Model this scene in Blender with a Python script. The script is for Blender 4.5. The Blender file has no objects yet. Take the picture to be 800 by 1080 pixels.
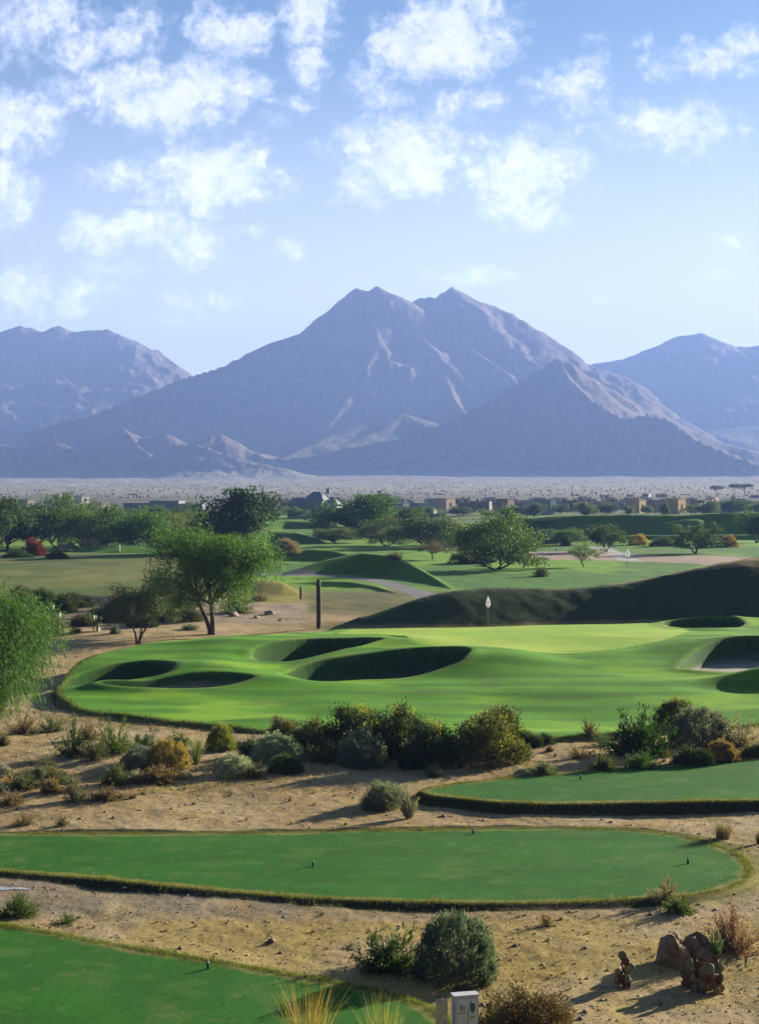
SKY_STRENGTH = .05
SKY_TINT = (.37, .52, .63, 1)
CLOUD_LEVEL = 6.6
HAZE_COL = (.29, .45, .96, 1)
HAZE_D = 1.7e-4
EXPOSURE = 1.9
import bpy, math, random
import numpy as np
from mathutils import Vector, Matrix, Euler
R = math.radians
rnd = random.Random(7)
S = bpy.context.scene
COL = S.collection
F, HZ, CX, CZ = 1700.0, 520.0, 400.0, 11.0     # focal length (photo px), horizon row, centre column, eye height

# ------------------------------------------------------------------ tagging
def tag(o, label=None, cat=None, group=None, kind=None):
    if label: o['label'] = label
    if cat: o['category'] = cat
    if group: o['group'] = group
    if kind: o['kind'] = kind
    return o
def empty(name, loc=(0, 0, 0), rz=0.0):
    o = bpy.data.objects.new(name, None); COL.objects.link(o)
    o.location = loc; o.rotation_euler = (0, 0, rz); o.empty_display_size = .2
    return o

# ------------------------------------------------------------------ numpy noise
def _hash(ix, iy, seed):
    h = (ix.astype(np.int64) * 374761393 + iy.astype(np.int64) * 668265263 + seed * 1442695041) & 0xffffffff
    h = ((h ^ (h >> 13)) * 1274126177) & 0xffffffff
    h = (h ^ (h >> 16)) & 0xffffffff
    return h.astype(np.float64) / 4294967295.0
def vnoise(x, y, seed=0):
    ix = np.floor(x); iy = np.floor(y); fx = x - ix; fy = y - iy
    fx = fx * fx * fx * (fx * (fx * 6 - 15) + 10); fy = fy * fy * fy * (fy * (fy * 6 - 15) + 10)
    a = _hash(ix, iy, seed); b = _hash(ix + 1, iy, seed); c = _hash(ix, iy + 1, seed); d = _hash(ix + 1, iy + 1, seed)
    return (a + (b - a) * fx) * (1 - fy) + (c + (d - c) * fx) * fy
def fbm(x, y, octv=4, seed=0, gain=.5):
    s = 0.0; a = 1.0; t = 0.0
    for k in range(octv):
        s = s + a * vnoise(x, y, seed + k * 17); t += a; a *= gain
        x, y = (x * 1.6 - y * 1.2) + 11.3, (x * 1.2 + y * 1.6) + 5.7
    return s / t
def ridged(x, y, octv=4, seed=0):
    s = 0.0; a = 1.0; t = 0.0
    for k in range(octv):
        s = s + a * (1 - np.abs(2 * vnoise(x, y, seed + k * 13) - 1)); t += a; a *= .5
        x, y = (x * 1.6 - y * 1.2) + 3.1, (x * 1.2 + y * 1.6) + 9.2
    return s / t
def sst(a, b, x):
    t = np.clip((x - a) / (b - a), 0, 1); return t * t * (3 - 2 * t)

# ------------------------------------------------------------------ placing by the photograph's perspective
def W(px, py, z=0.0):
    d = F * (CZ - z) / (py - HZ); return ((px - CX) / F * d, d)
def Wd(px, py, d):
    return ((px - CX) / F * d, d, CZ - (py - HZ) * d / F)
def catmull(pts, n=5, closed=True):
    P = np.array(pts, float); m = len(P); out = []
    for i in range(m if closed else m - 1):
        p0, p1, p2, p3 = (P[(i - 1) % m] if closed else P[max(i - 1, 0)], P[i], P[(i + 1) % m], P[(i + 2) % m] if closed else P[min(i + 2, m - 1)])
        for k in range(n):
            t = k / n
            out.append(.5 * ((2 * p1) + (-p0 + p2) * t + (2 * p0 - 5 * p1 + 4 * p2 - p3) * t * t + (-p0 + 3 * p1 - 3 * p2 + p3) * t ** 3))
    if not closed: out.append(P[-1])
    return np.array(out)
def poly(pts, z=0.0, smooth=4):
    w = [W(p[0], p[1], p[2] if len(p) > 2 else z) for p in pts]
    return catmull(w, smooth) if smooth else np.array(w)
def sdf(P, X, Y, margin=8.0):
    """signed distance to polygon P, negative inside; +margin*2 where farther away than margin"""
    out = np.full(X.shape, margin * 2.0)
    lo = P.min(0) - margin; hi = P.max(0) + margin
    m = (X > lo[0]) & (X < hi[0]) & (Y > lo[1]) & (Y < hi[1])
    if not m.any(): return out
    x = X[m]; y = Y[m]; d2 = np.full(x.shape, 1e18); ins = np.zeros(x.shape, bool)
    for i in range(len(P)):
        ax, ay = P[i]; bx, by = P[(i + 1) % len(P)]
        ex, ey = bx - ax, by - ay; L = ex * ex + ey * ey + 1e-12
        t = np.clip(((x - ax) * ex + (y - ay) * ey) / L, 0, 1)
        d2 = np.minimum(d2, (x - ax - t * ex) ** 2 + (y - ay - t * ey) ** 2)
        c = (ay > y) != (by > y)
        if ay != by: ins ^= c & (x < ex * (y - ay) / (by - ay) + ax)
    d = np.sqrt(d2); out[m] = np.where(ins, -d, d)
    return out
def pdist(P, X, Y, margin=8.0):
    out = np.full(X.shape, margin * 2.0)
    P = np.array(P, float); lo = P.min(0) - margin; hi = P.max(0) + margin
    m = (X > lo[0]) & (X < hi[0]) & (Y > lo[1]) & (Y < hi[1])
    if not m.any(): return out
    x = X[m]; y = Y[m]; d2 = np.full(x.shape, 1e18)
    for i in range(len(P) - 1):
        ax, ay = P[i]; bx, by = P[i + 1]; ex, ey = bx - ax, by - ay; L = ex * ex + ey * ey + 1e-12
        t = np.clip(((x - ax) * ex + (y - ay) * ey) / L, 0, 1)
        d2 = np.minimum(d2, (x - ax - t * ex) ** 2 + (y - ay - t * ey) ** 2)
    out[m] = np.sqrt(d2); return out

# ------------------------------------------------------------------ node helpers
class NT:
    def __init__(s, tree): s.t = tree; s.n = tree.nodes; s.l = tree.links
    def node(s, typ, **kw):
        n = s.n.new(typ)
        for k, v in kw.items(): setattr(n, k, v)
        return n
    def link(s, a, b): s.l.new(a, b)
    def inp(s, sock, v):
        if isinstance(v, bpy.types.NodeSocket): s.l.new(v, sock)
        else: sock.default_value = v
    def math(s, op, a, b=0.0, c=0.0, clamp=False):
        n = s.n.new('ShaderNodeMath'); n.operation = op; n.use_clamp = clamp
        s.inp(n.inputs[0], a); s.inp(n.inputs[1], b); s.inp(n.inputs[2], c); return n.outputs[0]
    def vmath(s, op, a, b=None, out=0):
        n = s.n.new('ShaderNodeVectorMath'); n.operation = op
        s.inp(n.inputs[0], a)
        if b is not None: s.inp(n.inputs[1], b)
        return n.outputs[out]
    def mix(s, f, a, b, mode='MIX'):
        n = s.n.new('ShaderNodeMix'); n.data_type = 'RGBA'; n.blend_type = mode
        s.inp(n.inputs[0], f); s.inp(n.inputs[6], a); s.inp(n.inputs[7], b); return n.outputs[2]
    def noise(s, vec, scale, detail=3.0, rough=.5, dist=0.0, col=False):
        n = s.n.new('ShaderNodeTexNoise'); s.inp(n.inputs['Vector'], vec); n.inputs['Scale'].default_value = scale
        n.inputs['Detail'].default_value = detail; n.inputs['Roughness'].default_value = rough; n.inputs['Distortion'].default_value = dist
        return n.outputs[1 if col else 0]
    def ramp(s, fac, a, b, lo=0.0, hi=1.0):
        n = s.n.new('ShaderNodeMapRange'); n.interpolation_type = 'SMOOTHSTEP'
        s.inp(n.inputs[0], fac); n.inputs[1].default_value = a; n.inputs[2].default_value = b
        n.inputs[3].default_value = lo; n.inputs[4].default_value = hi; return n.outputs[0]
def new_mat(name):
    m = bpy.data.materials.new(name); m.use_nodes = True; t = NT(m.node_tree); t.n.clear()
    out = t.node('ShaderNodeOutputMaterial'); return m, t, out
def simple(name, col, rough=.8, var=.15, scale=4.0, metal=0.0, bump=0.0):
    m, t, out = new_mat(name); b = t.node('ShaderNodeBsdfPrincipled'); tc = t.node('ShaderNodeTexCoord')
    n = t.noise(tc.outputs['Object'], scale, 4.0)
    f = t.ramp(n, .3, .7, 1 - var, 1 + var)
    c = t.vmath('SCALE', (*col, )[:3]); t.inp(c.node.inputs[3], f)
    t.link(c, b.inputs['Base Color']); b.inputs['Roughness'].default_value = rough; b.inputs['Metallic'].default_value = metal
    b.inputs['Specular IOR Level'].default_value = .3
    if bump:
        bp = t.node('ShaderNodeBump'); bp.inputs['Strength'].default_value = bump; bp.inputs['Distance'].default_value = .02
        t.link(n, bp.inputs['Height']); t.link(bp.outputs[0], b.inputs['Normal'])
    t.link(b.outputs[0], out.inputs[0]); return m

# ------------------------------------------------------------------ mesh collecting
class MB:
    def __init__(s): s.v = []; s.f = []; s.fs = 0
    def add(s, V, Fc):
        o = len(s.v); s.v.extend(map(tuple, V)); s.f.extend([tuple(i + o for i in f) for f in Fc])
    def box(s, c, size, rz=0.0, rx=0.0, ry=0.0, taper=1.0):
        M = Matrix.Translation(c) @ Euler((rx, ry, rz)).to_matrix().to_4x4(); hx, hy, hz = size[0] / 2, size[1] / 2, size[2] / 2
        V = [M @ Vector((a * hx * (taper if k > 0 else 1), b * hy * (taper if k > 0 else 1), k * hz)) for k in (-1, 1) for a, b in ((-1, -1), (1, -1), (1, 1), (-1, 1))]
        s.add(V, [(3, 2, 1, 0), (4, 5, 6, 7), (0, 1, 5, 4), (1, 2, 6, 5), (2, 3, 7, 6), (3, 0, 4, 7)])
    def tube(s, pts, rad, n=6, cap=True):
        pts = [Vector(p) for p in pts]; rings = []
        u = None
        for i, p in enumerate(pts):
            t = (pts[min(i + 1, len(pts) - 1)] - pts[max(i - 1, 0)])
            if t.length < 1e-9: t = Vector((0, 0, 1))
            t.normalize()
            if u is None: u = t.orthogonal().normalized()
            else:
                u = (u - t * u.dot(t))
                u = u.normalized() if u.length > 1e-6 else t.orthogonal().normalized()
            w = t.cross(u); r = rad[i] if hasattr(rad, '__len__') else rad
            rings.append([p + (u * math.cos(a) + w * math.sin(a)) * r for a in [2 * math.pi * k / n for k in range(n)]])
        o = len(s.v)
        for rg in rings: s.v.extend(tuple(q) for q in rg)
        for i in range(len(rings) - 1):
            for k in range(n):
                a = o + i * n + k; b = o + i * n + (k + 1) % n; s.f.append((a, b, b + n, a + n))
        if cap:
            s.f.append(tuple(o + k for k in range(n))[::-1]); s.f.append(tuple(o + (len(rings) - 1) * n + k for k in range(n)))
    def mesh(s, name, mat, smooth=False):
        me = bpy.data.meshes.new(name); me.from_pydata(s.v, [], s.f); me.materials.append(mat)
        if smooth: me.polygons.foreach_set('use_smooth', [True] * len(me.polygons))
        me.update(); return me
    def build(s, name, mat, parent=None, smooth=False):
        o = bpy.data.objects.new(name, s.mesh(name, mat, smooth)); COL.objects.link(o); o.parent = parent; return o
def np_mesh(name, V, Q, mat, smooth=False):
    """V (n,3), Q (m,k) faces all of k corners"""
    me = bpy.data.meshes.new(name); V = np.asarray(V, np.float32); Q = np.asarray(Q, np.int32); k = Q.shape[1]
    me.vertices.add(len(V)); me.vertices.foreach_set('co', V.ravel())
    me.loops.add(Q.size); me.loops.foreach_set('vertex_index', Q.ravel())
    me.polygons.add(len(Q)); me.polygons.foreach_set('loop_start', np.arange(0, Q.size, k, dtype=np.int32))
    if smooth: me.polygons.foreach_set('use_smooth', np.ones(len(Q), bool))
    me.update(calc_edges=True); me.materials.append(mat); return me
def link(name, me, parent=None):
    o = bpy.data.objects.new(name, me); COL.objects.link(o); o.parent = parent; return o
# ------------------------------------------------------------------ light, sky, air, camera
SUN_EL, SUN_AZ = R(15.0), R(40.0)          # azimuth measured from +X (right) towards +Y (away)
sdir = Vector((math.cos(SUN_EL) * math.cos(SUN_AZ), math.cos(SUN_EL) * math.sin(SUN_AZ), math.sin(SUN_EL)))
ld = bpy.data.lights.new('sun', 'SUN'); ld.energy = 5.0; ld.angle = R(.55); ld.color = (1.0, .91, .76)
lo = bpy.data.objects.new('sun', ld); COL.objects.link(lo); lo.rotation_euler = (-sdir).to_track_quat('-Z', 'Y').to_euler(); lo.location = (60, 60, 80)

wd = bpy.data.worlds.new('World'); S.world = wd; wd.use_nodes = True
t = NT(wd.node_tree); t.n.clear()
wo = t.node('ShaderNodeOutputWorld'); bg = t.node('ShaderNodeBackground'); bg.inputs[1].default_value = SKY_STRENGTH
sky = t.node('ShaderNodeTexSky', sky_type='NISHITA'); sky.sun_disc = False
sky.sun_elevation = SUN_EL; sky.sun_rotation = R(90) - SUN_AZ
sky.air_density = 1.0; sky.dust_density = 1.3; sky.ozone_density = 1.6; sky.altitude = 500
# clouds: soft puffs at fixed compass directions (gnomonic coordinates about the +Y direction)
CLOUDS = [  # centre (u, v), half sizes, weight
 (35, 20, 75, 30, .9), (110, 45, 60, 26, .8), (55, 55, 50, 20, .5), (145, 20, 30, 18, .5),
 (165, 100, 100, 36, 1.1), (215, 85, 50, 32, .9), (95, 95, 42, 18, .8),
 (250, 30, 48, 26, .9), (325, 18, 34, 32, .9), (325, 70, 22, 28, .75), (305, 110, 28, 12, .6), (285, 130, 20, 12, .5),
 (18, 130, 48, 32, 1.0), (5, 195, 28, 38, .9), (0, 170, 30, 30, .7),
 (225, 185, 72, 36, 1.1), (150, 190, 52, 20, .65), (210, 155, 40, 20, .6), (275, 200, 26, 18, .7), (150, 215, 50, 10, .4),
 (145, 248, 88, 22, .9), (200, 255, 45, 28, .8), (258, 242, 18, 8, .4), (311, 260, 18, 14, .6),
 (22, 310, 50, 26, .65), (80, 310, 46, 22, .6), (195, 318, 34, 14, .5), (232, 318, 30, 16, .45), (185, 340, 46, 10, .4), (110, 285, 34, 10, .35), (60, 285, 24, 8, .3),
 (465, 45, 68, 46, 1.15), (500, 22, 48, 34, .9), (395, 95, 36, 22, .8), (415, 25, 30, 22, .5), (475, 112, 28, 16, .7), (515, 104, 24, 13, .7),
 (435, 165, 72, 40, 1.05), (400, 185, 44, 24, .8), (355, 165, 24, 14, .45), (385, 205, 40, 12, .45), (545, 185, 62, 40, 1.0), (560, 145, 40, 15, .5), (570, 228, 38, 14, .75), (610, 200, 36, 14, .45),
 (610, 90, 36, 32, .85), (630, 118, 26, 12, .45), (620, 42, 22, 10, .35), (680, 44, 20, 8, .35), (575, 92, 20, 8, .4), (720, 38, 12, 8, .4),
 (745, 62, 62, 20, .8), (785, 45, 34, 16, .7), (700, 80, 20, 10, .6), (700, 135, 76, 24, .85), (715, 155, 28, 22, .7), (735, 120, 30, 14, .6),
 (778, 140, 10, 8, .4), (765, 256, 14, 10, .4), (770, 288, 24, 6, .35), (725, 325, 24, 12, .3), (625, 310, 26, 8, .25), (545, 308, 34, 9, .4), (485, 297, 50, 14, .7), (595, 328, 24, 8, .25),
 (860, 60, 60, 30, .8), (900, 180, 80, 30, .7), (-90, 60, 80, 40, .9), (-110, 200, 80, 40, .9), (-80, 320, 70, 24, .6), (300, -60, 120, 40, .9), (650, -70, 110, 40, .8)]
tc = t.node('ShaderNodeTexCoord'); sp = t.node('ShaderNodeSeparateXYZ'); t.link(tc.outputs['Generated'], sp.inputs[0])
yy = t.math('MAXIMUM', sp.outputs[1], .02)
u = t.math('MULTIPLY_ADD', t.math('DIVIDE', sp.outputs[0], yy), 17.0, 4.0)     # hundreds of photo pixels
v = t.math('MULTIPLY_ADD', t.math('DIVIDE', sp.outputs[2], yy), -17.0, 5.2)
cb = t.node('ShaderNodeCombineXYZ'); t.link(u, cb.inputs[0]); t.link(v, cb.inputs[1])
uv = cb.outputs[0]
w1 = t.noise(uv, 1.6, 4.0, .55, 0.0, True)
warp = t.vmath('SCALE', t.vmath('SUBTRACT', w1, (.5, .5, .5))); warp.node.inputs[3].default_value = .5
uvw = t.vmath('ADD', uv, warp)
fld = None
for (a, b, sx, sy, wt) in CLOUDS:
    d = t.vmath('MULTIPLY', t.vmath('SUBTRACT', uvw, (a / 100, b / 100, 0)), (85 / sx, 87 / sy, 0))
    q = t.vmath('DOT_PRODUCT', d, d, 1)
    k = t.math('MULTIPLY_ADD', q, -.75 * wt, wt)
    fld = k if fld is None else t.math('SMOOTH_MAX', fld, k, .12)
n1 = t.noise(uvw, 2.6, 9.0, .68); n2 = t.noise(uv, 9.0, 6.0, .6)
fld = t.math('ADD', fld, t.ramp(sp.outputs[2], .08, .2, .14, 0.0))
dens = t.math('ADD', fld, t.math('MULTIPLY_ADD', n1, 2.6, -1.36))
dens = t.math('ADD', dens, t.math('MULTIPLY_ADD', n2, 1.15, -.575))
up = t.ramp(sp.outputs[1], .5, .8)
cov = t.math('MULTIPLY', t.ramp(dens, -.05, .95, 0.0, .95), up)
# soft shading inside the puffs: thicker parts whiter, hollows greyer
sh = t.ramp(t.math('ADD', dens, t.math('MULTIPLY_ADD', t.noise(t.vmath('ADD', uvw, (.07, -.1, 0)), 4.2, 6.0, .65), 2.4, -1.2)), .1, 1.5)
ccol = t.mix(sh, (.62, .71, .88, 1), (1.0, .99, .98, 1))
cc = t.vmath('SCALE', ccol); t.inp(cc.node.inputs[3], t.math('MULTIPLY_ADD', t.ramp(sp.outputs[2], .04, .29, 1.0, 0.0), 4.6, CLOUD_LEVEL))
tint = t.mix(1.0, sky.outputs[0], SKY_TINT, 'MULTIPLY')
hzn = t.math('MULTIPLY', t.math('MULTIPLY', t.ramp(sp.outputs[2], .04, .29, 1.0, 0.0), t.ramp(sp.outputs[0], -.5, .45, .62, 1.0)), t.ramp(sp.outputs[1], .0, .7))
tint = t.mix(hzn, tint, (8.8, 8.7, 9.0, 1))
away = t.math('MULTIPLY', t.ramp(sp.outputs[1], -.3, .45, .38, 1.0), t.ramp(sp.outputs[2], .33, .8, 1.0, .5))   # dimmed overhead and behind the camera to weaken the fill light
ts = t.vmath('SCALE', tint); t.inp(ts.node.inputs[3], away); tint = ts
t.link(t.mix(cov, tint, cc), bg.inputs[0]); t.link(bg.outputs[0], wo.inputs[0])
wd.cycles.sampling_method = 'MANUAL'; wd.cycles.sample_map_resolution = 512

# the air of the valley
hb = MB(); hb.box((0, 3800, 398), (9800, 8600, 820))
hm, t, out = new_mat('valley_air'); pv = t.node('ShaderNodeVolumePrincipled')
pv.inputs['Color'].default_value = HAZE_COL; pv.inputs['Density'].default_value = HAZE_D; pv.inputs['Anisotropy'].default_value = .15
t.link(pv.outputs[0], out.inputs['Volume'])
hz = hb.build('haze', hm); tag(hz, kind='stuff')

cam = bpy.data.cameras.new('camera'); co = bpy.data.objects.new('camera', cam); COL.objects.link(co); S.camera = co
co.location = (0, 0, CZ); co.rotation_euler = (R(90), 0, 0)
cam.sensor_fit = 'VERTICAL'; cam.sensor_height = 24.0; cam.lens = 24.0 * F / 1080.0
cam.shift_y = -(540 - HZ) / 1080.0; cam.clip_start = .5; cam.clip_end = 30000
S.view_settings.view_transform = 'Standard'; S.view_settings.look = 'None'; S.view_settings.gamma = 1; S.view_settings.use_curve_mapping = False
S.view_settings.exposure = EXPOSURE
S.render.engine = 'CYCLES'
c = S.cycles; c.use_denoising = True; c.max_bounces = 6; c.diffuse_bounces = 3; c.glossy_bounces = 2; c.transmission_bounces = 3
c.transparent_max_bounces = 6; c.volume_bounces = 0; c.caustics_reflective = False; c.caustics_refractive = False
c.sample_clamp_indirect = 4.0
# ------------------------------------------------------------------ terrain grid (rows: distance, columns: bearing)
QUAL = 1.0
def _rows():
    r = [-80, -50, -25, -8, 2, 8, 12]
    def seq(a, b, st):
        n = max(2, int((b - a) / (st * QUAL))); return list(np.linspace(a, b, n, endpoint=False))
    r += seq(14, 26, .5) + seq(26, 72, .10) + seq(72, 82, .2) + seq(82, 106, .12) + seq(106, 150, .2) + seq(150, 205, .3) + seq(205, 420, .8)
    d = 420.0
    while d < 2500: r.append(d); d *= 1.012
    r += seq(2500, 6700, 15) + list(np.linspace(6700, 8000, 14)) 
    return np.array(r)
def _cols():
    st = .00082 * QUAL; c = list(np.arange(-.262, .262, st)); s = st; x = c[-1]; side = []
    while x < 1.15: s = min(s * 1.22, .03); x += s; side.append(x)
    return np.array([-q for q in side[::-1]] + c + side)
ROW = _rows(); TCOL = _cols()
DD, TT = np.meshgrid(ROW, TCOL, indexing='ij')
Y = DD.copy(); X = TT * np.maximum(DD, 14.0)
PX = CX + TT * F

# --- outlines read off the photograph (px, row[, height])
TEE1 = poly([(-60, 968), (0, 976), (60, 985), (120, 995), (180, 1005), (240, 1015), (300, 1026), (350, 1035), (400, 1045), (440, 1056), (464, 1070), (474, 1090), (474, 1260), (-80, 1260)], 0)
TEE2 = poly([(-160, 886), (-80, 881), (0, 879), (200, 879), (400, 876), (560, 873), (640, 874), (700, 879), (745, 888), (775, 900), (789, 915), (786, 927), (765, 938), (730, 944), (680, 948), (600, 951), (500, 952), (400, 950), (300, 945), (200, 936), (100, 926), (0, 918), (-80, 911), (-160, 900)], 0)
TEE3 = poly([(446, 833), (470, 828), (520, 822), (600, 814), (700, 807), (800, 799), (900, 792), (960, 806), (960, 835), (900, 843), (800, 844), (700, 846), (600, 847), (540, 846), (490, 842), (456, 838)], .36)
FAIR = poly([(60, 727, .6), (72, 742, .4), (100, 751, .3), (150, 757, .3), (200, 762, .3), (260, 768, .3), (300, 774, .3), (380, 781, .3), (470, 784, .3), (560, 783, .3), (640, 778, .3), (700, 772, .3), (800, 763, .3), (900, 756, .3), (1010, 750, .5), (1010, 652, 1.7), (900, 650, 1.7), (800, 650, 1.7), (700, 651, 1.7), (620, 652.5, 1.7), (540, 654, 1.7), (480, 656, 1.7), (420, 660, 1.5), (370, 664, 1.3), (330, 669, 1.0), (280, 676, .8), (220, 686, .6), (150, 698, .5), (100, 707, .5), (72, 716, .5)])
GREEN = poly([(352, 669, 1.7), (400, 660, 1.7), (460, 656.5, 1.7), (540, 655, 1.7), (620, 654.5, 1.7), (680, 657, 1.7), (716, 663, 1.7), (728, 669, 1.6), (700, 678, 1.6), (640, 685, 1.6), (590, 687.5, 1.6), (540, 687.5, 1.6), (500, 685, 1.6), (460, 682, 1.7), (430, 679, 1.7), (425, 673, 1.75), (395, 669, 1.75)])
BUNK = [
 (poly([(73, 717, .8), (95, 706, 1.1), (130, 698, 1.3), (160, 694.5, 1.4), (178, 696, 1.4), (185, 702, 1.3), (172, 709, 1.1), (140, 714, .9), (105, 718, .8)]), -2.0, 0),
 (poly([(128, 728, .5), (160, 717, .9), (200, 712, 1.0), (240, 712, 1.), (266, 718, .8), (262, 724, .6), (230, 729, .5), (180, 732, .4), (145, 732, .4)]), -.15, .9),
 (poly([(287, 692, 1.2), (310, 680, 1.6), (345, 673, 1.8), (390, 671, 1.9), (405, 674, 1.9), (395, 681, 1.6), (360, 690, 1.4), (320, 697, 1.2), (297, 697, 1.2)]), -1.6, 0),
 (poly([(325, 713, .8), (345, 700, 1.2), (380, 691, 1.5), (430, 686, 1.6), (475, 686, 1.6), (496, 690, 1.5), (490, 701, 1.2), (470, 711, .8), (430, 719, .6), (370, 719, .6), (338, 717, .6)]), -1.9, .35),
 (poly([(700, 652, 2.), (730, 649, 2.1), (770, 649, 2.1), (785, 656, 1.9), (765, 663, 1.7), (720, 663, 1.7), (702, 659, 1.8)]), .5, 0),
 (poly([(716, 706, 1.0), (730, 691, 1.4), (760, 682, 1.6), (800, 679, 1.7), (850, 682, 1.7), (860, 712, .9), (800, 713, .9), (750, 713, .8), (724, 711, .8)]), .62, .9)]
PATHA = [Wd(p, q, 1)[:2] for p, q in []] or [W(p, q, 1.0) for p, q in [(215, 604), (262, 606), (300, 608), (340, 608), (375, 610.5), (405, 615), (430, 621), (450, 628), (470, 637)]]
PATHA = catmull(PATHA, 6, False)
PATHB = catmull([W(p, q, 1.0) for p, q in [(628, 580), (640, 584.5), (652, 589), (664, 594)]], 6, False)
STRIP = poly([(552, 587), (600, 585), (640, 586), (700, 590), (745, 589), (790, 591), (840, 596), (780, 600), (740, 597.5), (680, 596), (620, 594), (560, 592.5)], 1.0)
YMOUND = poly([(238, 613), (262, 608), (300, 613), (318, 622), (312, 629), (270, 629), (235, 626)], 1.4)
PUDDLE = poly([(-14, 947), (2, 945.5), (12, 946.6), (22, 946.4), (33, 948.6), (24, 948.9), (14, 948.4), (4, 949.4), (-6, 948.8)], -.38)

H0 = np.interp(Y, [-80, -20, 14, 36, 45, 51, 54, 60, 70, 74, 120, 150, 230, 300, 324, 450, 600, 700, 1000, 1800, 2900, 3500, 4500, 8000],
               [9.4, 9.2, -.32, -.17, -.14, -.03, .0, .18, .3, .1, .25, .8, 1.4, 1.7, 1.9, 2.5, 3.6, 5.0, 7.5, 18, 35, 50, 95, 220])
near = 1 - sst(200, 500, Y)
H = H0 + near * ((fbm(X / 9, Y / 9, 3, 3) - .5) * .30 + (fbm(X / 1.9, Y / 1.9, 3, 8) - .5) * .13) + (1 - near) * (fbm(X / 70, Y / 70, 3, 5) - .5) * np.minimum(Y / 400, 6)
fine = (1 - sst(90, 130, Y)) * (fbm(X / .35, Y / .35, 3, 21) - .5) * .045
H = H + fine

sF = sdf(FAIR, X, Y, 12); sG = sdf(GREEN, X, Y); s1 = sdf(TEE1, X, Y); s2 = sdf(TEE2, X, Y); s3 = sdf(TEE3, X, Y)
sSt = sdf(STRIP, X, Y, 14); sYm = sdf(YMOUND, X, Y)
pA = pdist(PATHA, X, Y); pB = pdist(PATHB, X, Y, 10)
# green complex
ZC = np.interp(Y, [72, 80, 84, 88, 92, 97, 103, 112, 124], [.32, .42, .5, .68, 1.1, 1.55, 1.8, 1.72, 1.7])
ZC = ZC + (fbm(X / 7, Y / 5, 2, 31) - .5) * .42 * np.where(sG < 0, .25, 1)
hum = lambda px, py, z, r, a: a * np.exp(-(((X - W(px, py, z)[0]) / r[0]) ** 2 + ((Y - W(px, py, z)[1]) / r[1]) ** 2))
ZC = ZC + hum(836, 722, .7, (3.8, 1.8), 1.1) + hum(120, 722, .8, (2.0, 1.4), .25) + hum(520, 700, 1, (3, 3), .25) + hum(740, 648, 2.1, (4.5, 1.7), .75) + hum(790, 681, 1.6, (4.5, 1.6), .4) + hum(240, 690, 1, (5, 3), .3) + hum(640, 730, .5, (6, 4), .25)
ZC = ZC + hum(203, 702, 1.3, (3.2, 2.6), .35) + hum(425, 676, 1.8, (3.0, 2.6), .35) + hum(512, 694, 1.4, (3.4, 3), .3) + hum(284, 718, .8, (3, 2), .3)
ZC = ZC - hum(78, 716, .8, (2.2, 2), .35) - hum(290, 696, 1.1, (2.2, 2.2), .5) - hum(330, 713, .8, (2.0, 2.2), .4)
inF = 1 - sst(-5.0, 0.0, sF); lipF = 1 - sst(0.0, .22, sF)
far_side = sst(100, 112, Y)
HF = np.where(sF < 0, H0 + (ZC - H0) * (inF * far_side + (1 - far_side)), H)
H = H * (1 - lipF) + np.where(sF < 0, HF, np.maximum(H, ZC * (1 - far_side) + H * far_side)) * lipF
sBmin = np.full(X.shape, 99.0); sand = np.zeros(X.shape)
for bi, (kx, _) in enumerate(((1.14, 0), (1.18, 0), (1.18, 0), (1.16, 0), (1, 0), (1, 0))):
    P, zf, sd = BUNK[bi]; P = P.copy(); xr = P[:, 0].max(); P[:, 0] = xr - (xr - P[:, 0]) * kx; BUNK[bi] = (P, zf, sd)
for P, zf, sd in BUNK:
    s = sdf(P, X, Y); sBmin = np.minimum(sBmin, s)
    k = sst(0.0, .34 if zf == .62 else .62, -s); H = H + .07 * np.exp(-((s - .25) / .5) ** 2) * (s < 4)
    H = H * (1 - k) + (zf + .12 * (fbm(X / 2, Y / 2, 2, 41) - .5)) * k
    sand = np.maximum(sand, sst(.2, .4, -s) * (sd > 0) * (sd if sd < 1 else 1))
# tees
for s, z in ((s1, 0.0), (s2, 0.0), (s3, .36)):
    k = 1 - sst(0.03, .46, s); H = H * (1 - k) + (z + (fbm(X / 5, Y / 5, 2, 51) - .5) * .05) * k
# flat path beds
H = np.where(pA < 3, H - (fbm(X / 1.9, Y / 1.9, 3, 8) - .5) * .13 * sst(3, 1.5, pA), H)

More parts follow.
